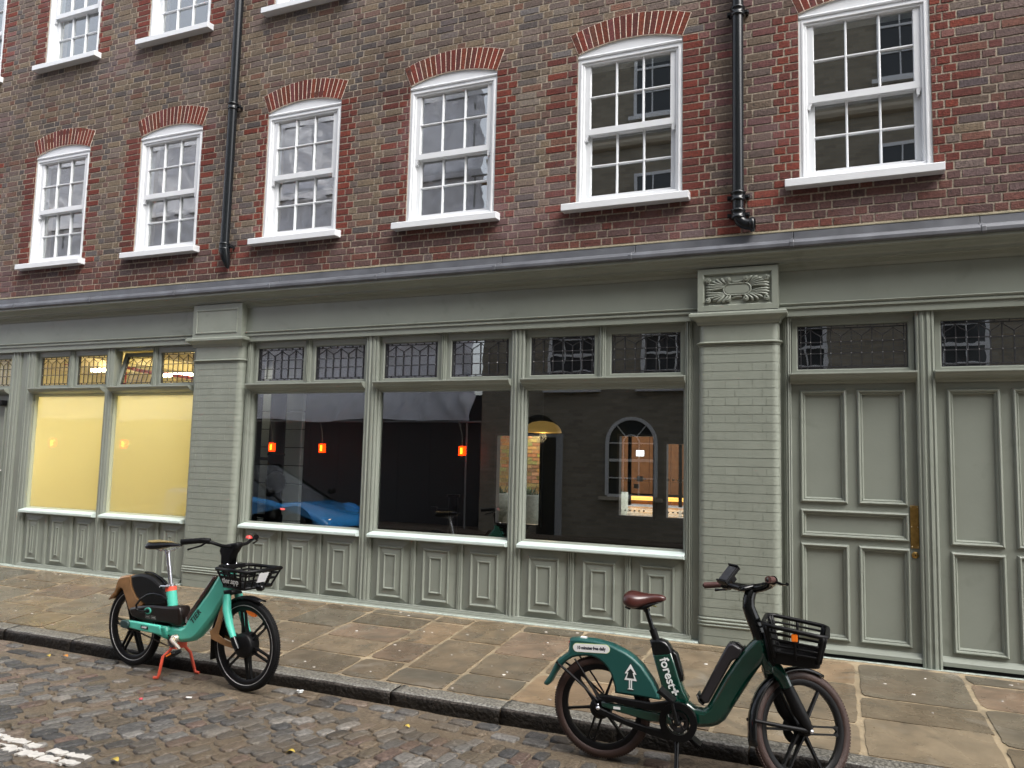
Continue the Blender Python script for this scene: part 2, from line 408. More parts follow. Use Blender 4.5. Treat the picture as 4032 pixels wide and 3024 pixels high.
def make_window():
    H = 1.485   # sill-frame bottom to spring = 4.0 .. 5.485
    # local origin: left jamb of opening, X right, Z measured from 3.965 (sill top)
    f = MB(); y = .062; sp = 5.485-3.965
    # arched head board
    top = [(WW*i/14, sp+.082*(1-((i/14-.5)*2)**2)-.003) for i in range(15)]
    f.prism([(0.0, sp-.10),(WW, sp-.10)] + top[::-1], y+.004, .2)
    f.ring(0, WW, 0, sp-.055, [(0,.09),(0,0),(.022,0),(.026,-.008),(.040,-.008),(.044,.004),(.062,.006),(.066,.014),(.070,.045),(.075,.16)], y)
    f.exx([(y-.004,sp-.055),(y-.012,sp-.052),(y-.016,sp-.040),(y-.010,sp-.030),(y-.004,sp-.026),(y+.05,sp-.026),(y+.05,sp-.055)], .004, WW-.004)
    fo = f.build('sash_window', WHITE, BLD)
    def sash(name, z0, z1, ys, bot, topr, horns):
        s = MB(); x0, x1 = .066, WW-.066; st = .052
        s.box(x0, x0+st, ys, ys+.045, z0, z1); s.box(x1-st, x1, ys, ys+.045, z0, z1)
        s.box(x0+st, x1-st, ys, ys+.045, z0, z0+bot); s.box(x0+st, x1-st, ys, ys+.045, z1-topr, z1)
        gx0, gx1, gz0, gz1 = x0+st, x1-st, z0+bot, z1-topr
        for k in (1, 2):
            x = lerp(gx0, gx1, k/3); s.exz([(x-.010,ys+.035),(x-.010,ys+.012),(x-.004,ys+.003),(x+.004,ys+.003),(x+.010,ys+.012),(x+.010,ys+.035)], gz0, gz1)
        zc = (gz0+gz1)/2
        s.exx([(ys+.034,zc-.010),(ys+.013,zc-.010),(ys+.004,zc-.004),(ys+.004,zc+.004),(ys+.013,zc+.010),(ys+.034,zc+.010)], gx0, gx1)
        # glazing bevel
        s.ring(gx0, gx1, gz0, gz1, [(0,.006),(.006,.018),(.006,.03)], ys)
        if horns:
            for xa in (x0+.002, x1-.040):
                s.prism([(xa,z0),(xa+.038,z0),(xa+.036,z0-.018),(xa+.026,z0-.030),(xa+.028,z0-.048),(xa+.010,z0-.062),(xa+.002,z0-.050)], ys+.002, ys+.04)
        so_ = s.build(name, WHITE, fo)
        g = MB(); g.box(gx0, gx1, ys+.026, ys+.030, gz0, gz1); g.build('window_glass', GLASSU, fo)
        return so_
    sash('lower_sash', .01, .735, .128, .095, .035, False)
    sash('upper_sash', .700, sp-.070, .084, .060, .050, True)
    s = MB(); s.exx([(-.055,-.070),(-.055,-.006),(-.045,0),(.13,.018),(.13,-.070)], -.115, WW+.075)
    bevel(s.build('sill', WHITE, fo), .004)
    ao = make_arch().build('brick_arch', BRICK, fo); ao.location = (0, 0, sp)
    # dark brick joint round the frame foot is left to the wall; blind-like inner reveal
    fo.location = (WINX[6], 0, 3.965)
    return fo
win0 = make_window()
for z in (3.965, 6.75):
    for x in WINX:
        if (x, z) == (WINX[6], 3.965): continue
        copy_tree(win0, BLD, (x, 0, z))

# ------------------------------------------------------------------ lead flashing, cornice, frieze
m = MB()
JL = [-13.4,-12.8,-11.45,-10.09,-8.7,-7.3,-5.9,-4.52,-3.17,-1.825,-.446,.94,2.3,3.3]
for a, b in zip(JL, JL[1:]):
    d = random.uniform(-.004,.004)
    m.exx([(.052,3.525+d),(.034,3.525+d),(.028,3.452),(-.118,3.380),(-.128,3.400),(-.138,3.406),(-.150,3.400),(-.166,3.374),(-.166,3.347),(-.152,3.333),(-.12,3.333),(.052,3.34)], a+.002, b-.002)
for x in JL[1:-1]:
    m.exx([(-.02,3.448),(-.11,3.412),(-.160,3.398),(-.170,3.38),(-.170,3.345),(-.158,3.328),(-.12,3.335),(-.02,3.36)], x-.017, x+.017)
bevel(m.build('lead_flashing', LEAD, BLD), .004)
m = MB(); m.col = None
m.exx([(.054,3.522),(.030,3.526),(.028,3.536),(.054,3.545)], XL, XR)
m.build('mortar_fillet', mat('mortar_fillet', (.42,.38,.26), .9, noise=.2, bump=.4), BLD)
m = MB()
m.exx([(.09,3.333),(-.140,3.333),(-.140,3.312),(-.128,3.300),(-.105,3.296),(-.095,3.288),(-.060,3.272),(-.048,3.258),(-.042,3.238),(-.020,3.236),(-.014,3.226),(.03,3.210),(.045,3.185),(.09,3.185)], XL, XR)
m.build('cornice', PAINT, BLD)
m = MB()
m.exx([(.09,3.20),(.058,3.20),(.058,2.905),(.030,2.902),(.024,2.894),(.030,2.884),(.040,2.882),(.040,2.872),(.028,2.868),(.028,2.852),(.044,2.848),(.044,2.790),(.12,2.788),(.30,2.788),(.30,3.20)], XL, XR)
m.box(XL, XR, .118, .20, 2.757, 2.79)
m.build('frieze', PAINT, BLD)

# ------------------------------------------------------------------ pilasters
def pilaster(x0, x1, carved):
    W = x1-x0; r = .062; yb = .16
    def prof(o=0.0, n=7):
        a = [(x0+o, yb)]
        a += [(x0+r+(r-o)*math.cos(R(t)), r+.0+(r-o)*math.sin(R(t))) for t in [180+90*i/n for i in range(n+1)]]
        a += [(x1-r+(r-o)*math.cos(R(t)), r+(r-o)*math.sin(R(t))) for t in [270+90*i/n for i in range(n+1)]]
        a += [(x1-o, yb)]
        return a
    p = MB(); C = .0745
    z = 2.55-C; rows = []
    p.exz(prof(.0035), 0-.05, 2.80, smooth=True)
    k = 0
    while z > .235:
        j = random.uniform(-.0008,.0008)
        # front bricks: separate faces so that the joints show
        xs = [x0+.0]
        L = .225 if k % 2 else .1125
        pr = prof(j)
        p.exz(pr, z+.0024, z+C-.0022, smooth=False)
        z -= C; k += 1
    for zz in (.005, .0785):
        p.exz(prof(random.uniform(-.001,.001)), zz+.003, zz+C-.003)
    p.exz(prof(0), -.05, .004)
    body = p.build('pilaster', PAINTB, BLD); bevel(body, .0014, 2)
    # perpend joints
    g = MB(); z = 2.55-C; k = 0
    while z > .235:
        off = [0.105, .05][k % 2]; x = x0+r+off*.6; i = k
        while x < x1-r:
            if random.random() < .9:
                g.exz([(x-.0022,.004),(x-.0016,-.0018),(x+.0016,-.0018),(x+.0022,.004)], z+.005, z+C-.005, False)
            x += .1125 if (k % 2 == 0) else .225
        z -= C; k += 1
    g.build('joint_ridges', PAINTB, body)
    # base torus rings
    q = MB()
    def band(z0, z1, out_, n=5, rnd=True):
        prev = None; rows = []
        for i in range(n+1):
            t = i/n; o = -out_*math.sin(math.pi*t) if rnd else -out_
            rows.append((prof(o), lerp(z0, z1, t)))
        for (a, za), (b, zb) in zip(rows, rows[1:]):
            N = len(a); q.add([(x,y,za) for x,y in a]+[(x,y,zb) for x,y in b], [(i,i+1,N+i+1,N+i) for i in range(N-1)], True)
    band(.155,.180,.011); band(.180,.207,.012); band(.207,.232,.008)
    q.build('base_moulding', PAINTB, body)
    # necking, astragal, flared capital
    q = MB()
    band(2.550,2.562,.010, 3); band(2.562,2.592,.026, 6)
    q.build('astragal', PAINTB, body)
    q = MB()
    def rb(z0, z1, o0, o1):
        a = [(x0-o0,yb),(x0-o0,-o0),(x1+o0,-o0),(x1+o0,yb)]; b = [(x0-o1,yb),(x0-o1,-o1),(x1+o1,-o1),(x1+o1,yb)]
        q.add([(x,y,z0) for x,y in a]+[(x,y,z1) for x,y in b], [(i,i+1,5+i,4+i) for i in range(3)])
    lv = [(2.735,.0),(2.748,.010),(2.762,.012),(2.775,.024),(2.790,.044),(2.800,.066),(2.806,.070),(2.828,.070),(2.834,.062),(2.842,.058),(2.848,.02)]
    for (z0,o0),(z1,o1) in zip(lv, lv[1:]): rb(z0,z1,o0,o1)
    q.build('capital', PAINTB, body)
    # block with a framed panel
    q = MB(); bx0, bx1 = x0+.0, x1-.0; yf = -.032
    q.box(bx0, bx1, yf, .10, 2.846, 3.228)
    px0, px1, pz0, pz1 = bx0+.050, bx1-.058, 2.892, 3.168
    if not carved:
        q.ring(px0, px1, pz0, pz1, [(-.004,0),(0,-.010),(.012,-.010),(.018,-.001)], yf)
    bl = q.build('panel_block', PAINTB, body)
    if carved:
        # raised border round a sunk relief field
        c = MB()
        c.ring(bx0+.004, bx1-.004, 2.850, 3.224, [(0,0),(0,-.022),(.046,-.022),(.052,-.016),(.060,-.002)], yf)
        cx, cz = (bx0+bx1)/2, 3.034; y = yf-.001
        hw, hh = (bx1-bx0)/2-.068, .112
        # oval cartouche
        def stad(a, b, n=10):
            return [(cx+a-b+b*math.cos(R(t)), cz+b*math.sin(R(t))) for t in [-90+180*i/n for i in range(n+1)]] + \
                   [(cx-a+b+b*math.cos(R(t)), cz+b*math.sin(R(t))) for t in [90+180*i/n for i in range(n+1)]]
        c.prism(stad(.105,.040), y-.016, y+.002, .004)
        ringp = stad(.115,.050); c.tube([(px, y-.015, pz) for px,pz in ringp], .0075, 8, closed=True)
        # acanthus lobes
        def lobe(ax, az, bx, bz, w0, w1, h):
            d = Vector((bx-ax, bz-az)); n_ = Vector((-d.y, d.x)).normalized(); L = 7; vs = []
            for i in range(L+1):
                t = i/L; wd = lerp(w0, w1, t)*(1 if t < .8 else math.sqrt(max(0,1-((t-.8)/.2)**2))+.05)
                hgt = h*(.55+.6*math.sin(math.pi*min(1,t*.9)))*(1 if t < .9 else .5)
                px, pz = ax+d.x*t, az+d.y*t
                bend = .010*math.sin(t*2.6)
                px += n_.x*bend; pz += n_.y*bend
                vs += [(px-n_.x*wd, y, pz-n_.y*wd), (px-n_.x*wd*.4, y-hgt, pz-n_.y*wd*.4), (px+n_.x*wd*.4, y-hgt, pz+n_.y*wd*.4), (px+n_.x*wd, y, pz+n_.y*wd)]
            c.add(vs, [(4*i+k,4*i+k+1,4*i+k+5,4*i+k+4) for i in range(L) for k in range(3)], True)
        for sx in (-1, 1):
            for sz in (-1, 1):
                for k, (ex, ez) in enumerate([(1.0,.10),(1.0,.34),(.97,.58),(.80,.78),(.66,.95),(.50,1.0),(.34,.92)]):
                    bx_, bz_ = cx+sx*hw*ex, cz+sz*hh*ez
                    ax_, az_ = cx+sx*min(.10, hw*ex*.55), cz+sz*min(.042, .02+hh*ez*.3)
                    lobe(ax_, az_, bx_, bz_, .007, .020, .027)
                for (ux, uz, rr) in ((.90,.78,.023),(.27,.76,.022)):
                    ox, oz = cx+sx*hw*ux, cz+sz*hh*uz
                    sp_ = []
                    for i in range(26):
                        a = i/25*math.pi*3.3; q_ = rr*(1-.75*i/25)
                        sp_.append((ox+sx*q_*math.cos(a), y-.026-.008*i/25, oz+sz*q_*math.sin(a)))
                    c.tube(sp_, .0058, 6)
                    c.lathe([(rr*1.0,0),(rr*.95,-.024),(0,-.026)], (ox,y,oz), 14, 'Y')
        lobe(cx-.05, cz-.075, cx+.05, cz-.075, .012, .014, .016); lobe(cx+.05, cz+.075, cx-.05, cz+.075, .012, .014, .016)
        c.build('carved_panel', PAINTB, body, norm=False)
    # soffit flash behind the cornice
    return body
pilaster(-1.243, -.565, True)
pilaster(-7.094, -6.372, False)

# ------------------------------------------------------------------ shopfront joinery
YM = .075        # mullion face
def mullion(x0, x1, z0, z1, y=YM, name='mullion', back=.20):
    w_ = x1-x0; q = MB()
    def g(t): return x0+w_*t
    P = [(x0,back),(x0,y+.012),(g(.05),y+.004),(g(.12),y),(g(.16),y+.006),(g(.22),y+.006),(g(.25),y-.003),(g(.38),y-.008),(g(.44),y+.004),(g(.50),y+.006),(g(.56),y+.004),(g(.62),y-.008),(g(.75),y-.003),(g(.78),y+.006),(g(.84),y+.006),(g(.88),y),(g(.95),y+.004),(x1,y+.012),(x1,back)]
    q.exz(P, z0, z1)
    return q.build(name, PAINT, BLD)
ZTOP = 2.792
mullion(-10.39,-10.20,.0,ZTOP); 
pf = MB(); pf.box(-10.20,-10.09,.10,.2,.0,ZTOP); pf.build('door_post', PAINT, BLD)
mullion(-10.09,-9.915,.0,ZTOP)
mullion(-8.60,-8.47,.0,ZTOP)
mullion(-6.362,-6.292,.0,ZTOP)
mullion(-4.752,-4.60,.0,ZTOP)
mullion(-3.067,-2.930,.0,ZTOP)
mullion(-1.374,-1.306,.0,ZTOP); pf = MB(); pf.box(-1.306,-1.24,.10,.2,0,ZTOP); pf.box(-.565,-.540,.12,.2,0,ZTOP); pf.build('door_post', PAINT, BLD)
mullion(-.540,-.478,.0,ZTOP,.09)
mullion(.469,.606,-.02,ZTOP,.07)
mullion(1.56,1.70,-.02,ZTOP,.07)
mullion(-11.55,-11.40,.0,ZTOP,.07)

BAYS = [(-9.915,-8.60,'lit'),(-8.47,-7.16,'lit'),(-6.292,-4.752,'dark'),(-4.60,-3.067,'dark'),(-2.93,-1.374,'dark')]
def came_grid(parent, x0, x1, z0, z1, y, n):
    q = MB(); w_ = x1-x0; h = z1-z0; b = .024; ix0, ix1 = x0+b, x1-b; iz0, iz1 = z0+.022, z1-.026
    t = .0032
    def vl(x, a, c): q.box(x-t, x+t, y-.004, y+.004, a, c)
    def hl(z, a, c): q.box(a, c, y-.0045, y+.0045, z-t, z+t)
    vl(ix0, z0, z1); vl(ix1, z0, z1); hl(iz0, x0, x1); hl(iz1, x0, x1); vl(x0+t, z0, z1); vl(x1-t, z0, z1); hl(z0+t, x0, x1); hl(z1-t, x0, x1)
    cw = (ix1-ix0)/n; peak = iz1-.006; sh = iz1-.075
    z_1, z_2 = z0+h*.36, z0+h*.62
    hl(z_1, ix0, ix1); hl(z_2, ix0, ix1)
    for i in range(n):
        a = ix0+cw*i; c = a+cw; mx = (a+c)/2
        vl(mx, iz0, peak)
        if i: vl(a, iz0, sh)
        for sgn in (-1, 1):
            pts = []
            for k in range(9):
                u = k/8; xx = mx+sgn*cw/2*(1-u)
                zz = sh+(peak-sh)*(.5-.5*math.cos(math.pi*u))*1.0 if u < 1 else peak
                zz = sh+(peak-sh)*(u**.55*.62+.38*u**3)
                pts.append((xx, y, zz))
            q.tube(pts, t, 5, False)
    k = int(round((ix1-ix0)/.10)); 
    for i in range(1, k+1):
        x = ix0+(ix1-ix0)*(i-.5)/k; vl(x, iz1, z1); vl(x, z0, iz0)
    for i in range(1, 4):
        z = z0+h*i/4+.02; hl(z, x0, ix0); hl(z, ix1, x1)
    sd_ = []
    q.build('lead_came', CAME, parent)
    d = MB()
    for z in (z_1, z_2):
        for i in range(2*n+1): d.lathe([(.0001,-.008),(.004,-.006),(.0045,0)], (ix0+cw/2*i, y, z), 6, 'Y')
    d.build('solder_dot', mat('solder', (.5,.5,.5), .3, metal=.8), parent)
def fanlight(x0, x1, n, tilt=0, lit=False, z0=2.298, z1=2.758, y=.122):
    f = MB(); fw = .047
    f.ring(x0, x1, z0, z1, [(0,.06),(0,0),(fw-.010,0),(fw-.002,.010),(fw,.05)], 0)
    o = f.build('fanlight', PAINT, BLD); 
    g = MB(); g.box(x0+fw, x1-fw, .028, .032, z0+fw-.002, z1-fw+.006); g.build('leaded_glass', GLASSL if lit else GLASSF, o)
    came_grid(o, x0+fw, x1-fw, z0+fw-.002, z1-fw+.006, .022, n)
    o.location = (0, y, 0)
    if tilt:
        # bottom-hung sash swung inwards at the head: rotate round its lower edge
        M = Matrix.Translation((0, y, z0)) @ Matrix.Rotation(R(-tilt), 4, 'X') @ Matrix.Translation((0, 0, -z0))
        o.matrix_world = M
    return o
DRIP = [(.20,2.215),(.104,2.217),(.096,2.226),(.076,2.236),(.048,2.246),(.026,2.262),(.012,2.280),(.006,2.284),(.002,2.290),(.004,2.302),(.10,2.310),(.20,2.310)]
def drip(x0, x1):
    q = MB(); q.exx(DRIP, x0+.003, x1-.003); bevel(q.build('transom', PAINT, BLD), .002)
for i, (x0, x1, kind) in enumerate(BAYS):
    xm = (x0+x1)/2; s_ = .036
    if i == 1: xv = x1
    mullion(xm-s_, xm+s_, 2.30, ZTOP, .098, 'fanlight_mullion')
    fanlight(x0+.006, xm-s_-.002, 3, 14 if i == 1 else 0, kind == 'lit'); fanlight(xm+s_+.002, x1-.006, 3, 0, kind == 'lit')
    drip(x0-.015, x1+.010)
    # glass with its bead
    b = MB(); b.ring(x0, x1, .745, 2.22, [(0,.05),(0,0),(.006,-.004),(.018,.010),(.024,.045)], .115)
    sw = b.build('shop_window', PAINT if kind == 'dark' else mat('glow_tinted_bead', (.34,.36,.26), .4), BLD)  # window glow put into the bead colour, paler and yellower than the sage
    g = MB(); g.box(x0+.010, x1-.010, .150, .155, .75, 2.215)
    g.build('window_glass', GLASS if kind == 'dark' else FROST, sw)
    sl_ = MB(); sl_.exx([(.16,.765),(.150,.760),(.022,.728),(.014,.722),(.014,.698),(.022,.692),(.05,.688),(.16,.688)], x0-.012, x1+.008)
    bevel(sl_.build('sill', SILLP, sw), .003)
    # stall riser: three fielded panels
    r = MB(); n = 3; strip = .056; w_ = (x1-x0); pw = (w_-2*strip)/3; yR = .100
    r.box(x0, x1, yR+.012, .2, -.03, .69)
    narrow = kind == 'lit'
    for k in range(n):
        a = x0+k*(pw+strip); c = a+pw
        mo = .088 if not narrow else .098; zt, zb = .612, .100
        # sloping border out to the bay edges
        O = [(a+.002,yR+.010,.040),(c-.002,yR+.010,.040),(c-.002,yR+.010,.688),(a+.002,yR+.010,.688)]
        I = [(a+mo,yR-.008,zb),(c-mo,yR-.008,zb),(c-mo,yR-.008,zt),(a+mo,yR-.008,zt)]
        for e in range(4): r.quad(O[e],O[(e+1)%4],I[(e+1)%4],I[e])
        r.ring(a+mo, c-mo, zb, zt, [(0,-.008),(.003,-.022),(.012,-.024),(.018,-.014),(.026,-.006)], yR)
        ins = .026; fx0, fx1, fz0, fz1 = a+mo+ins, c-mo-ins, zb+ins, zt-ins
        d = .052 if not narrow else .070
        O = [(fx0,yR-.006,fz0),(fx1,yR-.006,fz0),(fx1,yR-.006,fz1),(fx0,yR-.006,fz1)]
        jx0, jx1, jz0, jz1 = fx0+d, fx1-d, fz0+.055, fz1-.050
        if narrow: jx0, jx1 = (fx0+fx1)/2-.028, (fx0+fx1)/2+.028
        I = [(jx0,yR-.014,jz0),(jx1,yR-.014,jz0),(jx1,yR-.014,jz1),(jx0,yR-.014,jz1)]
        for e in range(4): r.quad(O[e],O[(e+1)%4],I[(e+1)%4],I[e])
        r.ring(jx0, jx1, jz0, jz1, [(0,-.014),(.003,-.025),(.010,-.026),(.016,-.018),(.020,-.014)], yR)
        r.face(jx0+.020, jx1-.020, jz0+.020, jz1-.020, yR-.0135)
        if k < 2:
            s0 = c; r.exz([(s0,yR+.02),(s0,yR-.006),(s0+.007,yR-.016),(s0+.014,yR-.016),(s0+.017,yR-.008),(s0+.022,yR-.018),(s0+.034,yR-.018),(s0+.039,yR-.008),(s0+.042,yR-.016),(s0+.049,yR-.016),(s0+.056,yR-.006),(s0+.056,yR+.02)], .038, .69)
    r.build('stall_riser', PAINT, BLD, norm=False)
# stepped base mouldings and plinth run under all the bays
for a, b in ((-9.93,-7.15),(-6.36,-1.31)):
    q = MB(); q.exx([(.12,.052),(.074,.052),(.070,.046),(.070,.040),(.060,.038),(.058,.031),(.052,.029),(.052,.021),(.040,.018),(.032,.012),(.030,-.05),(.12,-.05)], a, b)
    q.build('base_moulding', PAINT, BLD)
q = MB(); q.exx([(.2,.014),(.018,.012),(.012,.006),(.012,-.06),(.2,-.06)], -10.6, -7.1); q.exx([(.2,.0145),(.018,.012),(.012,.006),(.012,-.06),(.2,-.06)], -6.365, -1.243)
q.exx([(.2,-.004),(.0,-.008),(-.012,-.014),(-.012,-.08),(.2,-.08)], -.562, XR)
q.build('plinth', mat('worn_pale_plinth', (.34,.39,.35), .6, noise=.35, nscale=22, bump=.5), BLD)

# ------------------------------------------------------------------ doors
MOLD = [(-.004,0),(0,-.006),(.004,-.020),(.012,-.026),(.020,-.022),(.026,-.010),(.032,-.012),(.038,-.004),(.044,.014)]
def door(x0, x1, panels, y=.128, z0=.0, z1=2.218):
    d = MB()
    xs = sorted(set([x0, x1]+[p[0]+.006 for p in panels]+[p[1]-.006 for p in panels])); zs = sorted(set([z0+.02, z1]+[p[2]+.006 for p in panels]+[p[3]-.006 for p in panels]))
    for a, b in zip(xs, xs[1:]):
        for c, e in zip(zs, zs[1:]):
            mx, mz = (a+b)/2, (c+e)/2
            if not any(p[0] < mx < p[1] and p[2] < mz < p[3] for p in panels): d.face(a, b, c, e, y)
    for p in panels:
        d.ring(*p, MOLD, y); d.face(p[0]+.043, p[1]-.043, p[2]+.043, p[3]-.043, y+.014)
    d.box(x0, x1, y+.03, y+.045, z0+.02, z1)
    o = d.build('door', PAINT, BLD, norm=False)
    wb = MB(); wb.exx([(y,.092),(y-.006,.090),(y-.040,.062),(y-.046,.056),(y-.046,.026),(y-.034,.022),(y,.022)], x0+.002, x1-.002)
    wb.build('weather_bar', PAINT, o)
    s = MB(); s.exx([(y+.01,.020),(y-.030,.020),(y-.034,-.002),(y+.01,-.002)], x0, x1); s.build('gap_strip', BLACK, o)  # black strip stands in for the shaded gap under the door
    return o
DX0, DX1 = -.478, .469
D1 = door(DX0, DX1, [(-.412,-.051,1.229,2.163),(.031,.391,1.229,2.163),(-.414,.397,.947,1.171),(-.414,-.047,.128,.893),(.028,.400,.128,.893)])
q = MB(); q.box(.405,.466,.116,.127,.900,1.234); pl = q.build('push_plate', BRASS, D1); bevel(pl,.002)
q = MB()
for (x, z) in ((.413,1.222),(.458,1.222),(.413,.912),(.458,.912),(.413,1.067),(.458,1.067)): q.lathe([(.0001,-.0035),(.003,-.003),(.004,0)], (x,.116,z), 8, 'Y')
q.build('screws', mat('screw', (.7,.6,.4), .3, metal=1), D1)
q = MB(); q.lathe([(.0001,-.012),(.010,-.012),(.013,-.010),(.022,-.009),(.026,-.005),(.027,0)], (.436,.127,.846), 24, 'Y'); q.build('lock', BRASS, D1)
q = MB(); q.box(.4335,.4385,.112,.116,.838,.854); q.build('keyhole', BLACK, D1)
D2 = door(.606, 1.56, [(.686,1.049,.940,2.160),(1.131,1.496,.940,2.160),(.686,1.052,.121,.887),(1.131,1.496,.121,.887)])
D0 = door(-11.40,-10.39,[(-11.33,-10.92,.95,2.12),(-10.87,-10.46,.95,2.12),(-11.33,-10.92,.12,.88),(-10.87,-10.46,.12,.88)])
q = MB(); q.tube([(-10.44,.10,.86),(-10.44,.06,.88),(-10.44,.06,1.20),(-10.44,.10,1.22)], .010, 8); q.tube([(-10.44,.07,1.04),(-10.51,.05,1.04)], .009, 8); q.build('handle', mat('steel', (.5,.5,.5), .3, metal=1), D0)
q = MB(); q.box(-10.62,-10.44,.02,.11,2.08,2.15); bevel(q.build('door_closer', BLACK, D0), .01)
for a, b, n in ((DX0, DX1, 5), (.606, 1.56, 5), (-11.40,-10.39,5)):
    fanlight(a+.006, b-.006, n); drip(a-.01, b+.01)
q = MB(); q.box(XL, -11.55, .08, .2, -.03, ZTOP); q.box(1.70, XR, .08, .2, -.03, ZTOP); q.build('end_pier', PAINT, BLD)

# ------------------------------------------------------------------ downpipes
def pipe(x, z0, clips, elbow):
    o = MB(); y = -.030
    if elbow:
        pts = [(x,y,9.5),(x,y,z0+.14)] + [(x+.09*(1-math.cos(R(t))), y-.0, z0+.14-.09*math.sin(R(t))) for t in (20,40,60,80)] + [(x+.12,y,z0+.045)]
        o.tube(pts, .050, 20)
    else:
        o.tube([(x,y,9.5),(x,y,3.88)], .052, 20)
        # pointed shoe
        o.tube([(x,y,3.92),(x+.001,y,3.86),(x+.012,y+.01,3.78),(x+.024,y+.03,3.70),(x+.030,y+.045,3.655)], [.062,.062,.054,.036,.012], 18)
    po = o.build('downpipe', PIPE, BLD)
    for z in clips:
        b = MB(); b.lathe([(.052,-.045),(.062,-.040),(.064,-.022),(.058,-.018),(.058,.018),(.064,.022),(.066,.034),(.058,.042),(.052,.046)], (x,y,z), 22)
        b.box(x-.096, x+.096, y+.018, y+.030, z-.018, z+.018); b.box(x-.085,x-.060,y+.0,y+.09,z-.012,z+.012); b.box(x+.060,x+.085,y+.0,y+.09,z-.012,z+.012)
        for s_ in (-1,1): b.lathe([(.0001,-.006),(.009,-.004),(.009,0)], (x+s_*.085,y+.018,z), 8, 'Y')
        b.build('pipe_bracket', PIPE, po)
    if elbow:
        e = MB(); e.lathe([(.052,-.03),(.066,-.025),(.066,.0),(.060,.008),(.052,.012)], (x+.13,y,z0+.045), 20, 'X'); e.build('pipe_outlet', PIPE, po)
pipe(-6.69, 3.6, (5.60, 3.905, 7.4), False)
pipe(-.895, 3.555, (5.56, 3.86, 3.70, 7.4), True)

# ================================================================== GROUND
ZR = -.187
def pave_z(y): return .05*y
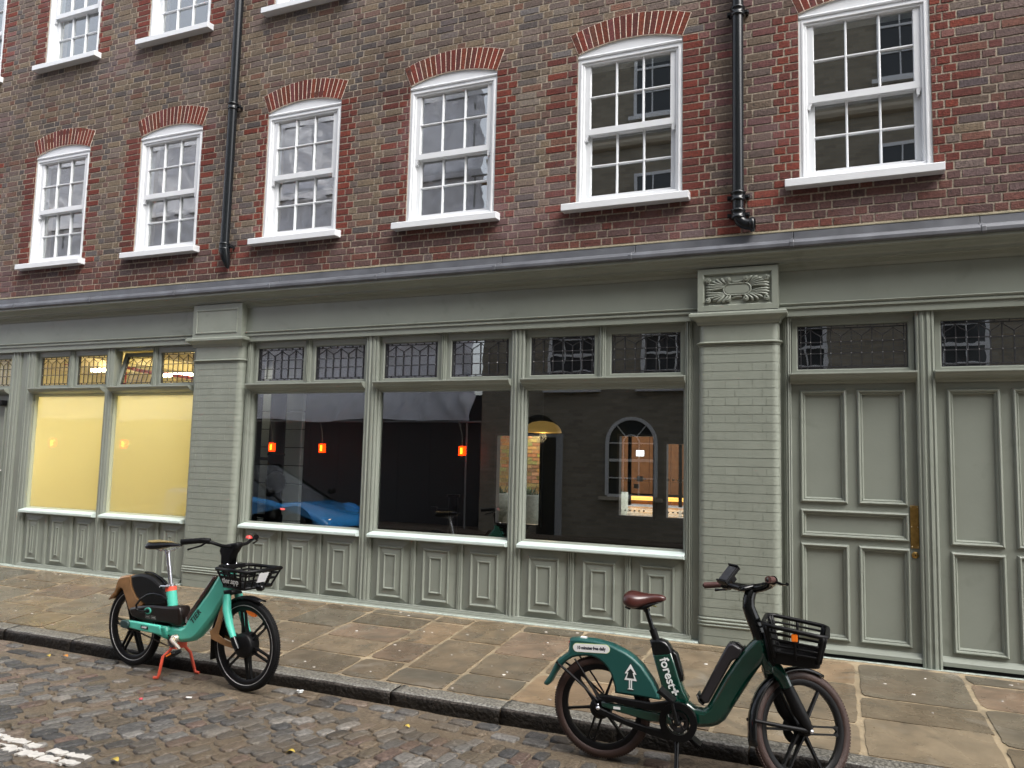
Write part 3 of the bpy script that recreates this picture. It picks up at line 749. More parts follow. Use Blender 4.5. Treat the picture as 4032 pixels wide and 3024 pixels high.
# --- pavement: riven flagstones in courses that run from the wall to the kerb
def pavement():
    m = MB(); mort = (.27,.215,.14)
    m.col = mort
    N = 40
    for i in range(N):
        a, b = lerp(XL-4, XR+2, i/N), lerp(XL-4, XR+2, (i+1)/N)
        m.quad((a,-1.95,pave_z(-1.95)-.002),(b,-1.95,pave_z(-1.95)-.002),(b,.02,pave_z(.02)-.002),(a,.02,pave_z(.02)-.002))
    cs = [(-17.2,-17.4),(-16.3,-16.5),(-15.3,-15.6),(-14.4,-14.8),(-13.5,-14.0),(-12.7,-13.3),(-12.0,-12.6),(-11.1,-11.8),(-10.3,-11.0),(-9.5,-10.2),(-8.75,-9.35),(-7.95,-8.5),(-7.25,-7.75),(-6.75,-7.2),(-6.1,-6.4),(-5.45,-5.7),(-4.85,-5.0),(-4.2,-4.42),(-3.55,-3.68),(-3.15,-3.3),(-2.65,-2.8),(-2.15,-2.22),(-1.55,-1.56),(-.82,-.84),(.03,-.01),(.78,.72),(1.55,1.5),(2.4,2.4),(3.3,3.3),(4.3,4.3)]
    pal = [(.105,.080,.052),(.092,.072,.048),(.120,.090,.056),(.088,.076,.056),(.105,.074,.050),(.112,.088,.058),(.098,.082,.058),(.135,.095,.058)]
    spots = []
    for (k0, w0), (k1, w1) in zip(cs, cs[1:]):
        y = -.035; yend = -1.925
        first = True
        while y > yend+.08:
            L = random.choice([.16,.22]) if (first and random.random() < .5) else random.uniform(.36,.85)
            first = False
            y2 = max(y-L, yend)
            if y2-yend < .16: y2 = yend
            def X(t_y, side):
                t = (t_y-0)/(-2.0); a, b = (w0, k0) if side == 0 else (w1, k1)
                return a+(b-a)*t
            g = random.uniform(.010,.020)
            c = random.choice(pal); j = random.uniform(.98,1.55); m.col = tuple(v*j for v in c)
            # ragged outline
            P = []
            sk = random.uniform(-.03,.03)
            cor = [(X(y,0)+g, y-g+sk*.0), (X(y,1)-g, y-g+sk), (X(y2,1)-g, y2+g+sk*.0), (X(y2,0)+g, y2+g)]
            for e in range(4):
                a, b = cor[e], cor[(e+1)%4]; n_ = max(3, int(math.dist(a, b)/.07))
                for i in range(n_):
                    t = i/n_; q = .0045 if 0 < i < n_ else .010
                    px, py = lerp(a[0], b[0], t)+random.uniform(-q,q), lerp(a[1], b[1], t)+random.uniform(-q,q)
                    if i == 0:       # knocked-off corner
                        cx_, cy_ = (cor[0][0]+cor[2][0])/2, (cor[0][1]+cor[2][1])/2
                        kk = random.uniform(.0,.06); px += (cx_-px)*kk; py += (cy_-py)*kk
                    P.append((px, py))
            cx_, cy_ = sum(p[0] for p in P)/len(P), sum(p[1] for p in P)/len(P)
            tl = (random.uniform(-.005,.005), random.uniform(-.005,.005)); h = random.uniform(.001,.006)
            def Z(px, py): return pave_z(py)+h+tl[0]*(px-cx_)+tl[1]*(py-cy_)
            n_ = len(P); vs = [(px,py,pave_z(py)-.010) for px,py in P] + [(px,py,Z(px,py)) for px,py in P]
            m.add(vs, [(i,(i+1)%n_,n_+(i+1)%n_,n_+i) for i in range(n_)])
            m.add(vs[n_:], [tuple(range(n_))])
            w_ = X(y,1)-X(y,0)
            for _ in range(int(random.random()*3.4)):
                sx, sy = X(y,0)+w_*random.uniform(.1,.9), lerp(y, y2, random.uniform(.1,.9))
                spots.append((sx, sy, Z(sx, sy)))
            y = y2
    for sx, sy, sz in spots:                         # trodden pale gum spots
        m.col = random.choice([(.50,.47,.42),(.42,.39,.35),(.6,.58,.54)])
        r_ = random.uniform(.005,.013); n_ = 7
        ang = [2*math.pi*i/n_ for i in range(n_)]
        pts = [(sx+r_*random.uniform(.6,1.2)*math.cos(a)*1.3, sy+r_*random.uniform(.6,1.2)*math.sin(a)) for a in ang]
        m.add([(px,py,sz+.001) for px,py in pts]+[(px*.8+sx*.2,py*.8+sy*.2,sz+.004) for px,py in pts], [(i,(i+1)%n_,n_+(i+1)%n_,n_+i) for i in range(n_)]+[tuple(range(n_,2*n_))], True)
    # second threshold course of mortar against the building
    m.col = (.25,.20,.13)
    m.exx([(.0,.004),(-.030,.006),(-.045,-.004),(.0,-.01)], -10.6, XR)
    return m.build('pavement', FLAG)
tag(pavement(), kind='structure')

# --- kerb
def kerb():
    m = MB(); x = XL-4
    while x < XR+2:
        L = random.uniform(.75,1.15); a, b = x+.004, x+L-.004; x += L
        n = 14; dz, dy = random.uniform(-.004,.004), random.uniform(-.005,.005)
        tone = random.uniform(.8,1.2)
        P = [(-1.915,-.112),(-1.915,-.098),(-1.935,-.0955),(-2.045,-.101),(-2.072,-.106),(-2.086,-.118),(-2.092,-.140),(-2.094,-.175),(-2.096,-.24)]
        rows = []
        for i in range(n+1):
            xx = lerp(a, b, i/n)
            rows.append([(xx, y+dy+random.uniform(-.0035,.0035)*(k>2), z+dz+random.uniform(-.003,.003)*(k<7)) for k,(y,z) in enumerate(P)])
        vs = [p for r_ in rows for p in r_]; K = len(P)
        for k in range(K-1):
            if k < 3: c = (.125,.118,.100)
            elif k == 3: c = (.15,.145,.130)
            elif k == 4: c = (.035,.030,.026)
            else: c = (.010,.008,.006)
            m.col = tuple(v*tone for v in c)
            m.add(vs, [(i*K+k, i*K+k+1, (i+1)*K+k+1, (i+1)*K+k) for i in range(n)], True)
        m.add([p for p in rows[0]], [tuple(range(K))]); m.add([p for p in rows[-1]], [tuple(range(K))])
    m.col = (.12,.09,.06); m.box(XL-4, XR+2, -2.075, -1.92, -.24, -.112)
    return m.build('kerb', KERB, weld=.00001)
tag(kerb(), kind='structure')

# --- road of granite setts
STN = []
def road_z(x, y): return ZR - .004 + .012*max(0, min(1, (-2.2-y)/1.2)) + .006*math.sin(x*1.7+y*2.1)
def road():
    m = MB(); mort = (.125,.098,.068)
    m.col = mort
    NX, NY = 90, 30
    X0, X1, Y0, Y1 = -13.0, 3.8, -5.2, -2.09
    vs = [(lerp(X0,X1,i/NX), lerp(Y0,Y1,j/NY), road_z(lerp(X0,X1,i/NX), lerp(Y0,Y1,j/NY))-.003+random.uniform(-.003,.003)) for j in range(NY+1) for i in range(NX+1)]
    m.add(vs, [(j*(NX+1)+i, j*(NX+1)+i+1, (j+1)*(NX+1)+i+1, (j+1)*(NX+1)+i) for j in range(NY) for i in range(NX)], True)
    def stone(cx, cy, lx, ly, ang):
        u = random.random()
        if u < .22: c = random.choice([(.048,.049,.050),(.040,.041,.042),(.062,.062,.060)])
        elif u < .52: c = random.choice([(.105,.100,.092),(.085,.082,.078),(.12,.115,.105)])
        elif u < .64: c = random.choice([(.19,.18,.165),(.16,.150,.135)])
        elif u < .80: c = random.choice([(.125,.095,.072),(.105,.070,.055)])
        else: c = random.choice([(.105,.080,.055),(.12,.092,.062),(.09,.072,.05)])
        j = random.uniform(.8,1.2); m.col = tuple(lerp(v, w_, .12)*j*.98 for v, w_ in zip(c, (.10,.085,.068)))
        h = random.uniform(.008,.016); n_ = 12; ca, sa = math.cos(ang), math.sin(ang)
        z0 = road_z(cx, cy); ph = [random.uniform(.90,1.06) for _ in range(n_)]
        rings = []
        for fr, hz in ((1.0,-.006),(.975,h*.55),(.91,h*.90),(.68,h)):
            r_ = []
            for k in range(n_):
                a = 2*math.pi*k/n_+.26
                ex = 6.5
                co, si = math.cos(a), math.sin(a)
                rad = (abs(co)**ex+abs(si)**ex)**(-1/ex)*ph[k]*fr
                px, py = lx/2*co*rad, ly/2*si*rad
                r_.append((cx+px*ca-py*sa, cy+px*sa+py*ca, z0+hz+random.uniform(-.0007,.0007)))
            rings.append(r_)
        vs = [p for r_ in rings for p in r_]+[(cx,cy,z0+h+.0006)]
        fs = [(q*n_+k, q*n_+(k+1)%n_, (q+1)*n_+(k+1)%n_, (q+1)*n_+k) for q in range(3) for k in range(n_)] + [(3*n_+k, 3*n_+(k+1)%n_, 4*n_) for k in range(n_)]
        m.add(vs, fs, True); STN.append((cx, cy, z0+h))
    # channel rows laid along the kerb
    for row, (yc, ly) in enumerate(((-2.20,.10),(-2.325,.10))):
        x = X0
        while x < X1:
            L = random.uniform(.15,.24)
            if random.random() < .8: stone(x+L/2, yc+random.uniform(-.006,.006), L-.03, ly, random.uniform(-.03,.03))
            x += L
    x = X0
    while x < X1:
        wd = random.uniform(.090,.116); y = -2.42-random.random()*.12
        while y > Y0+.1:
            L = random.uniform(.135,.215)
            kt = max(0, min(1, (-1.8-x)/1.6)); xc = x+wd/2+.33*kt*(y+3.2)+.010*math.sin(y*2.3+x*.8)
            if X0 < xc < X1 and random.random() < .965: stone(xc, y-L/2, wd-.013-random.random()*.008, L-.018-random.random()*.012, -.32*kt+random.uniform(-.06,.06))
            y -= L
        x += wd
    # the rest of the carriageway, out to the far side and along the street
    m.col = (.10,.085,.065)
    for a, b, c, d in ((-60,60,-8.6,Y0),(-60,X0,Y0,-2.09),(X1,60,Y0,-2.09)):
        NXX = 60
        m.quad((a,c,ZR-.004),(b,c,ZR-.004),(b,d,ZR-.004),(a,d,ZR-.004))
    return m.build('road', STONE)
tag(road(), kind='structure')
g = MB(); g.col = (.11,.09,.07)
g.quad((-60,-30,-.10),(60,-30,-.10),(60,-8.6,-.10),(-60,-8.6,-.10)); g.quad((-60,-8.6,-.25),(60,-8.6,-.25),(60,-8.6,-.10),(-60,-8.6,-.10))
g.quad((-200,-200,-.3),(200,-200,-.3),(200,200,-.3),(-200,200,-.3))
g.quad((XR+2,-2.1,-.10),(60,-2.1,-.10),(60,.0,-.02),(XR+2,0,-.02)); g.quad((-60,-2.1,-.10),(XL-4,-2.1,-.10),(XL-4,0,-.02),(-60,0,-.02))
tag(g.build('ground', STONE), kind='structure')
# --- double white line, worn over the setts
PAINTW = mat('road_paint', (.52,.50,.46), .6, noise=.18, nscale=40, bump=.4)
m = MB()
for yc, hw, xe in ((-3.735,.028,-3.90),(-3.830,.034,-3.86)):
    for (sx, sy, sz) in STN:
        if sx < xe-.02 and abs(sy-yc) < .11 and random.random() < .86:
            y0, y1 = max(yc-hw, sy-.085), min(yc+hw, sy+.085)
            if y1-y0 < .008: continue
            P = []; wd = random.uniform(.038,.056)
            for t in range(6): P.append((sx-wd+2*wd*t/5+random.uniform(-.006,.006), y0+random.uniform(-.009,.009)))
            for t in range(6): P.append((sx+wd-2*wd*t/5+random.uniform(-.006,.006), y1+random.uniform(-.009,.009)))
            m.add([(x,y,sz+.0030) for x,y in P]+[(x,y,sz-.008) for x,y in P], [tuple(range(12))]+[(i,(i+1)%12,12+(i+1)%12,12+i) for i in range(12)])
tag(m.build('road_marking', PAINTW), kind='structure')

# --- fallen leaves and litter
LEAF = mat('yellow_leaf', (.45,.33,.06), .5, noise=.2); LEAFO = mat('orange_leaf', (.55,.22,.03), .45)
def leaf(x, y, z, L, a, m_, label, group=None):
    q = MB(); n = 8; vs = []
    for i in range(n+1):
        t = i/n; w_ = L*.28*math.sin(math.pi*t)**.8; zz = .006+.012*math.sin(math.pi*t)
        vs += [(L*(t-.5), -w_, zz+.004), (L*(t-.5), 0, zz), (L*(t-.5), w_, zz+.005)]
    q.add(vs, [(3*i+k,3*i+k+1,3*i+k+4,3*i+k+3) for i in range(n) for k in (0,1)], True)
    q.tube([(-L*.5,0,.006),(-L*.72,L*.05,.004)], L*.02, 5)
    o = q.build('fallen_leaf', m_); s_ = o.modifiers.new('t','SOLIDIFY'); s_.thickness = .0008
    o.location = (x,y,z); o.rotation_euler = (0,0,a)
    tag(o, label, 'leaf', 'fallen leaves on the road')
LF = [((317,2577),.10,LEAFO,'orange fallen leaf by the kerb behind the rear wheel of the teal bicycle'),
      ((245,2581),.09,LEAF,'pale yellow fallen leaf just left of the orange one by the kerb'),
      ((1601,2871),.085,LEAF,'yellow fallen leaf on the setts midway between the two bicycles'),
      ((1146,2971),.08,LEAF,'bright yellow fallen leaf low in the picture on the setts, left of centre'),
      ((443,3018),.10,LEAF,'yellow fallen leaf cut by the picture foot beside the end of the white line')]
GPOS = {}
LP = [(-5.929,-2.30),(-6.05,-2.36),(-2.601,-2.499),(-2.961,-3.169),(-3.72,-3.70)]
for (px, L, m_, lb), (x, y) in zip(LF, LP):
    leaf(x, y, ZR+.012, L*.60, random.uniform(-.4,.4)+(0 if L < .1 else 0), m_, lb)
q = MB()
for i in range(14):
    a = random.uniform(0, 6.3); q.tube([(random.uniform(-.025,.025),random.uniform(-.015,.015),random.uniform(0,.02)) for _ in range(4)], .006, 5, flat=.4)
o = q.build('plastic_scrap', mat('clear_scrap', (.6,.62,.62), .15)); o.location = (-3.66,-2.20,ZR+.012)
tag(o, 'crumpled pale plastic scrap in the gutter right of the teal bicycle', 'litter')
q = MB(); q.lathe([(.0001,.008),(.011,.008),(.013,.004),(.013,0)], (0,0,0), 12); o = q.build('bottle_cap', mat('red_cap', (.5,.06,.08), .4)); o.location = (-4.50,-2.83,ZR+.014)
tag(o, 'small red bottle cap on the setts in front of the red stand', 'litter')
q = MB(); q.prism([(-.02,-.01),(.018,-.012),(.022,.008),(-.004,.014),(-.02,.006)], 0, .004); o = q.build('paper_scrap', mat('white_paper', (.75,.73,.7), .6)); o.rotation_euler = (R(90),0,.3); o.location = (-4.24,-2.66,ZR+.016)
tag(o, 'white scrap of paper on the setts between stand and front wheel', 'litter')

# ================================================================== INTERIORS
room('shop_room', -7.42, -1.15, .215, 4.3, -.02, 2.78, DARK, BLD)
# back wall with its openings to the yard
q = MB()
OP = [(-4.98,-4.22,.55,1.92),(-3.08,-2.53,.75,1.93),(-2.41,-1.75,.75,1.83)]
bpy.data.objects.remove(bpy.data.objects['shop_room'])
q.quad((-7.42,.215,-.02),(-1.15,.215,-.02),(-1.15,4,-.02),(-7.42,4,-.02)); q.quad((-7.42,.215,2.79),(-1.15,.215,2.79),(-1.15,4,2.79),(-7.42,4,2.79))
q.quad((-7.08,.215,-.02),(-7.08,4,-.02),(-7.08,4,2.79),(-7.08,.215,2.79)); q.quad((-1.15,.215,-.02),(-1.15,4,-.02),(-1.15,4,2.79),(-1.15,.215,2.79))
xs = sorted([-7.42,-1.15]+[v for o in OP for v in o[:2]])
for a, b in zip(xs, xs[1:]):
    op = [o for o in OP if abs(o[0]-a) < 1e-6]
    if op: q.face(a, b, -.02, op[0][2], 4.0); q.face(a, b, op[0][3], 2.79, 4.0)
    else: q.face(a, b, -.02, 2.79, 4.0)
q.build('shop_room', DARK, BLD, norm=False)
# timber frames and dotted glazed doors in the back wall
q = MB()
for o in OP:
    q.ring(o[0], o[1], o[2], o[3], [(0,.0),(0,-.04),(.035,-.04),(.035,.08)], 4.0)
q.build('yard_window', mat('dark_frame', (.025,.024,.022), .4), BLD)
q = MB()
for (x0, x1, z0, z1) in OP[1:]:
    for z, r_, st in ((1.30,.014,.068),(1.27,.006,.030),(1.03,.006,.030),(.86,.013,.066)):
        n = int((x1-x0-.1)/st)
        for i in range(n): q.lathe([(.0001,-.002),(r_,-.002),(r_,.002)], (x0+.06+i*st, 3.97, z), 8, 'Y')
q.build('manifestation_dots', mat('dot_white', (.6,.6,.58), .6), BLD)
q = MB(); q.box(-2.80,-2.69,3.95,3.955,1.62,1.70); tag(q.build('wall_sign', mat('lit_sign', (.8,.8,.8), .5, emit=(.9,.95,1), estr=1.4), BLD))
q = MB(); q.box(-2.79,-2.70,3.955,3.96,1.27,1.34); q.box(-2.83,-2.76,3.95,3.955,1.17,1.23); q.build('door_notice', mat('notice', (.6,.6,.6), .5), BLD)
# white blockwork and the black flue in the first dark window
q = MB(); BL = mat('white_blockwork', (.80,.84,.85), .7, bump=.3); z = 0.0
while z < 2.75:
    q.box(-7.06, -6.76, 1.20, 1.26, z+.004, z+.224); q.box(-6.754, -6.42, 1.20, 1.26, z+.004, z+.224); z += .23
bevel(q.build('blockwork_wall', BL, BLD), .004)
q = MB(); q.lathe([(.10,-.02),(.10,.66),(.115,.66),(.115,.76),(.10,.78),(.10,1.50),(.11,1.50),(.11,1.53),(.10,1.53),(.10,2.75)], (-6.66,1.03,0), 24)
q.lathe([(.0001,-.14),(.08,-.12),(.118,-.05),(.122,.02),(.10,.08),(.05,.12),(.0001,.13)], (-6.58,.95,1.18), 24)
q.tube([(-6.66,1.0,1.46),(-6.90,1.0,1.46)], .02, 8); q.tube([(-6.66,1.0,.75),(-6.92,1.0,.75)], .02, 8)
tag(q.build('flue_pipe', BLACK), 'black flue pipe with a round valve in front of the white blockwork indoors', 'pipe')
q = MB(); q.lathe([(.06,-.02),(.06,1.02),(.085,1.03),(.085,1.06),(.0001,1.06)], (-4.75,2.2,0), 18); q.tube([(-4.75,2.2,.86),(-5.02,2.2,.86)], .010, 6); q.box(-5.08,-4.98,2.18,2.22,.84,.89)
tag(q.build('indoor_bollard', BLACK), 'black post with a short side arm standing inside the middle shop window', 'post')
# brass dome lamp
dome = empty('pendant_lamp', (-3.463,2.0,2.0), 0, 'brass dome pendant lamp hanging behind the top left of the right dark shop window', 'lamp')
q = MB(); q.lathe([(.228,-.140),(.232,-.138),(.222,-.10),(.19,-.055),(.13,-.018),(.05,-.002),(.0001,0),(.0001,-.006),(.05,-.008),(.13,-.024),(.185,-.06),(.215,-.10),(.226,-.14)], (0,0,0), 40)
q.build('lamp_shade', mat('polished_brass', (.75,.50,.18), .28, metal=.9, emit=(.75,.45,.12), estr=.10), dome)
q = MB(); q.tube([(0,0,0),(0,0,.78)], .006, 6); q.build('cord', BLACK, dome)
al = bpy.data.lights.new('pendant_bulb', 'POINT'); al.energy = .8; al.color = (1,.75,.4); al.shadow_soft_size = .05
ao = bpy.data.objects.new('pendant_bulb', al); COL.objects.link(ao); ao.location = (0,0,-.20); ao.parent = dome

# yard behind the shop
q = MB(); YB = mat('yellow_stock_brick', (.45,.32,.16), .85, noise=.4, nscale=14, bump=.5)
q.col = (.45,.40,.31); q.quad((-9,4.05,.40),(0,4.05,.40),(0,13.4,.44),(-9,13.4,.44)); tag(q.build('yard_paving', FLAG), kind='structure')
yw = empty('yard_wall', (-6.2,8.0,0), 0, 'sunlit yellow brick wall of the back yard seen through the right shop window', 'wall')
q = MB(); z = .4; r_ = 0
q.col = (.36,.30,.20); q.box(-2.6,1.2,.01,.3,.3,3.6)
while z < 2.6:
    x = -2.6-(.11 if r_ % 2 else 0)
    while x < 1.2:
        u = random.random(); q.col = tuple(v*random.uniform(.7,1.2) for v in ((.40,.27,.12) if u < .6 else (.30,.19,.09) if u < .85 else (.46,.34,.18)))
        q.box(x+.006, x+.214, -.006, .02, z+.006, z+.068); x += .225
    z += .0745; r_ += 1
q.build('brickwork', mat('yard_brick', attr=True, rough=.9, noise=.3, nscale=30), yw)
wlp = empty('wall_lamp', (-5.75,7.80,2.15), 0, 'small white lamp glowing on the yellow brick yard wall', 'lamp')
q = MB(); q.lathe([(.0001,-.10),(.05,-.08),(.065,0),(.04,.07),(.02,.10),(.0001,.10)], (0,0,0), 16); q.build('globe', mat('opal_globe', (.9,.9,.85), .4, emit=(1,.92,.8), estr=4), wlp)
q = MB(); q.tube([(0,0,.10),(0,0,.16),(0,.17,.18)], .012, 8); q.build('bracket', BLACK, wlp)
yl_ = bpy.data.lights.new('yard_glow', 'POINT'); yl_.energy = 13; yl_.color = (1,.80,.52); yl_.shadow_soft_size = .12
yo_ = bpy.data.objects.new('yard_glow', yl_); COL.objects.link(yo_); yo_.location = (0,-.35,-.02); yo_.parent = wlp
q = MB(); q.box(-2.6,1.2,-.35,-.02,2.62,2.70)
for i in range(14):
    q.exx([(-.42+.03*i,2.70+.02*i),(-.36+.03*i,2.72+.02*i),(-.36+.03*i,2.735+.02*i),(-.42+.03*i,2.715+.02*i)], -2.6, 1.2)
q.build('tiled_coping', mat('grey_tile', (.09,.085,.07), .7), yw)
def planter(x, y, z, label):
    t = empty('planter', (x,y,z), 0, label, 'planter', 'concrete planters in the back yard')
    p = MB(); p.lathe([(.0001,0),(.17,0),(.235,.06),(.262,.16),(.268,.50),(.262,.52),(.238,.52),(.235,.46),(.0001,.46)], (0,0,0), 28)
    p.build('pot', mat('pale_concrete', (.40,.42,.36), .8, noise=.2, bump=.3), t)
    f = MB()
    for i in range(110):
        a, e = random.uniform(0, 6.28), random.uniform(.25, 1.25); L = random.uniform(.13,.30); b = (random.uniform(-.1,.1), random.uniform(-.1,.1), .46)
        d = (math.cos(a)*math.cos(e), math.sin(a)*math.cos(e), math.sin(e)); s_ = (-math.sin(a)*.012, math.cos(a)*.012, 0)
        mid = tuple(b[k]+d[k]*L*.5 for k in range(3)); tip = (b[0]+d[0]*L, b[1]+d[1]*L, b[2]+d[2]*L-.04)
        f.add([b,(mid[0]+s_[0],mid[1]+s_[1],mid[2]),tip,(mid[0]-s_[0],mid[1]-s_[1],mid[2])], [(0,1,2,3)])
    f.build('foliage', mat('planter_leaf', (.045,.09,.025), .5, noise=.3), t)
planter(-5.06,5.6,.43,'pale round concrete planter with spiky green leaves behind the left part of the window')
planter(-5.72,5.75,.43,'pale round planter partly hidden by the mullion and the first planter')
planter(-4.42,8.6,.42,'pale round planter in front of the orange lit glass doors')
rc = empty('reception_front', (-4.0,13.0,0), 0, 'warm lit timber and glass reception front across the yard', 'building')
q = MB(); 
for i in range(9): q.box(-1.5+i*.44+.006, -1.5+(i+1)*.44-.006, 0, .1, .4, 3.2)
q.build('timber_wall', mat('orange_timber', (.15,.065,.025), .5, noise=.3, nscale=9, emit=(.45,.15,.03), estr=.04), rc)  # faint emission stands in for warm light on the boards
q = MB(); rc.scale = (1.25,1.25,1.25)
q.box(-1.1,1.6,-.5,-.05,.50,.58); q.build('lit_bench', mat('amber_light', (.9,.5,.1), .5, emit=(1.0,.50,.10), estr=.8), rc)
q = MB(); q.box(-1.2,1.7,-.55,0,.58,.61)
for i in range(7): q.box(-1.4+.5*i,-1.34+.5*i,-.62,-.56,.4,3.2); q.build('bench_top', mat('dark_timber', (.07,.035,.018), .4), rc)

# lit room on the left
room('lit_room', -13.0, -7.10, .215, 4.2, -.02, 3.02, mat('pale_yellow_wall', (.80,.72,.42), .85), BLD)
TUBE = mat('tube_glow', (1,1,1), .5, emit=(1.0,.93,.66), estr=16.0)
for (x, y, z, lb) in ((-9.62,2.2,2.71,'white strip light glowing behind the right hand leaded pane of the yellow lit shop'),
                      (-11.4,2.4,2.85,'further strip light in the yellow lit shop behind the far left panes')):
    q = MB(); q.box(-.34,.34,-.03,.03,-.025,.022); o = q.build('strip_light', TUBE); o.location = (x,y,z); tag(o, lb, 'light')
    a2 = bpy.data.lights.new('pane_fill', 'AREA'); a2.shape = 'RECTANGLE'; a2.size = 1.6; a2.size_y = .6; a2.energy = 5.5; a2.color = (1.0,.92,.68)
    a3 = bpy.data.objects.new('pane_fill', a2); COL.objects.link(a3); a3.location = (x+1.9,y-1.4,z-.05)  # area fill set off the strip, near the panes, to brighten them unevenly
q = MB(); q.tube([(-12.4,2.4,2.98),(-11.2,2.4,2.93),(-10.5,2.3,2.80),(-9.0,2.1,2.62),(-8.2,2.0,2.58)], .028, 10)
q.tube([(-11.4,2.4,2.95),(-11.3,2.35,2.70),(-10.9,2.35,2.60),(-10.9,2.35,2.80)], .014, 8)
tag(q.build('sprinkler_pipe', mat('red_pipe', (.42,.03,.05), .4)), 'red sprinkler pipe under the ceiling of the yellow lit shop', 'pipe')
q = MB()
for i in range(5): q.box(-12.6+i*1.15,-12.6+i*1.15+.09,.3,4.1,2.86,3.0)
q.build('ceiling_beam', mat('cream_beam', (.55,.48,.30), .8), BLD)
a4 = bpy.data.lights.new('low_fill', 'POINT'); a4.energy = 1.8; a4.color = (1.0,.88,.6); a4.shadow_soft_size = .2
a5 = bpy.data.objects.new('low_fill', a4); COL.objects.link(a5); a5.location = (-9.95,.75,1.35)  # added point fill for a brighter patch low on the left pane
a6 = bpy.data.lights.new('room_fill', 'POINT'); a6.energy = 15; a6.color = (1.0,.86,.50); a6.shadow_soft_size = .4
a7 = bpy.data.objects.new('room_fill', a6); COL.objects.link(a7); a7.location = (-9.6,2.9,2.2)  # added point fill, no lamp of its own; brightens room and fanlights
# unseen roof and back of the building, added to keep sky light out
q = MB(); q.box(XL,XR,.06,4.9,TOPZ,TOPZ+.15); q.box(XL,XR,4.32,4.9,3.3,TOPZ); q.build('roof', mat('roof_grey', (.08,.08,.09), .7), BLD)
q = MB(); q.box(XL,XR,.12,4.9,3.06,3.36); q.box(-7.098,-7.082,.2,4.2,0,3.05); q.box(-1.145,XR,.215,.30,0,3.0); q.build('floor_slab', DARK, BLD)

# ================================================================== THE OTHER SIDE OF THE STREET (seen only in the glass)
OB = empty('brick_building', (0,-9.5,0), 0, 'dark brick building across the street with an arched window, reflected in the shop glass', 'building')
q = MB(); yo = -9.5
BO = bpy.data.materials.new('opposite_brick'); BO.use_nodes = True
n = BO.node_tree.nodes; l = BO.node_tree.links; b_ = n['Principled BSDF']; b_.inputs['Roughness'].default_value = .9
tc = n.new('ShaderNodeTexCoord'); mp = n.new('ShaderNodeMapping'); mp.inputs['Rotation'].default_value = (R(-90),0,0); bt = n.new('ShaderNodeTexBrick')
bt.inputs['Scale'].default_value = 1; bt.inputs['Brick Width'].default_value = .225; bt.inputs['Row Height'].default_value = .0745; bt.inputs['Mortar Size'].default_value = .006
bt.inputs['Color1'].default_value = (.27,.25,.205,1); bt.inputs['Color2'].default_value = (.18,.165,.135,1); bt.inputs['Mortar'].default_value = (.26,.21,.14,1)
l.new(tc.outputs['Object'], mp.inputs[0]); l.new(mp.outputs[0], bt.inputs[0]); l.new(bt.outputs[0], b_.inputs['Base Color'])
HO = 12.6
q.box(-8.0, 16, -3.2, 0, -.1, HO)
wl = q.build('wall', BO, OB)
q = MB(); 
for z in (8.55, 12.2): q.exx([(0,z),(.12,z+.03),(.16,z+.10),(.16,z+.16),(0,z+.2)], -8.0, 16)
q.build('string_course', mat('pale_stone', (.42,.38,.30), .8), OB)
# white sash windows as parts of it
def owin(x, z, wd, ht, name='sash_window'):
    f = MB(); y = .02
    f.ring(x, x+wd, z, z+ht, [(0,-.02),(0,.03),(.07,.03),(.07,.01)], y-.02)
    for k in (1,2): f.box(x+wd*k/3-.014, x+wd*k/3+.014, y-.015, y+.012, z, z+ht)
    for k in (1,2,3): f.box(x, x+wd, y-.015, y+(.016 if k == 2 else .012), z+ht*k/4-(.025 if k==2 else .014), z+ht*k/4+(.025 if k==2 else .014))
    o = f.build(name, WHITE, OB)
    g_ = MB(); g_.face(x+.05, x+wd-.05, z+.05, z+ht-.05, .008); g_.build('window_glass', mat('dark_pane', (.03,.035,.04), .1), o)
    s_ = MB(); s_.box(x-.1, x+wd+.1, 0, .12, z-.08, z); s_.build('sill', WHITE, o)
for x in (-4.4, .55, 5.2):
    for z in (5.75, 9.2): owin(x, z, 1.25, 2.2)
owin(-6.35, 3.15, 1.15, 1.5); owin(-4.2, 3.15, 1.15, 1.5); owin(-1.6, 3.15, 1.15, 1.5); owin(1.2, 3.15, 1.15, 1.5)
# round-headed window
ax, aw, az0, azs = -4.97, 1.14, .82, 1.95
f = MB(); y = .03
def arc_band(cx, cz, r0, r1, y0, y1, a0=0, a1=180, n_=20):
    P = arcpts(cx, cz, r1, a0, a1, n_) + arcpts(cx, cz, r0, a1, a0, n_); f.prism(P, y0, y1)
cxx = ax+aw/2
arc_band(cxx, azs, aw/2-.07, aw/2, 0, y+.03)
f.box(ax, ax+.07, 0, y+.03, az0, azs); f.box(ax+aw-.07, ax+aw, 0, y+.03, az0, azs)
for z in (az0, az0+.38, az0+.76, azs): f.box(ax+.05, ax+aw-.05, 0, y+(.02 if z != az0+.76 else .03), z-(.03 if z in (az0, az0+.76) else .014), z+(.03 if z in (az0, az0+.76) else .014))
for k in (1,2): f.box(ax+.05+(aw-.1)*k/3-.012, ax+.05+(aw-.1)*k/3+.012, 0, y+.018, az0, azs)
arc_band(cxx, azs, .165, .19, 0, y+.016)
for a in (50, 130):
    c_, s__ = math.cos(R(a)), math.sin(R(a)); f.tube([(cxx+.18*c_, y, azs+.18*s__), (cxx+.53*c_, y, azs+.53*s__)], .013, 6)
o = f.build('arched_window', WHITE, OB)
g_ = MB(); P = [(ax+.02,az0),(ax+aw-.02,az0)] + arcpts(cxx, azs, aw/2-.02, 0, 180, 20); g_.prism(P, .004, .010); g_.build('window_glass', mat('dark_pane'), o)
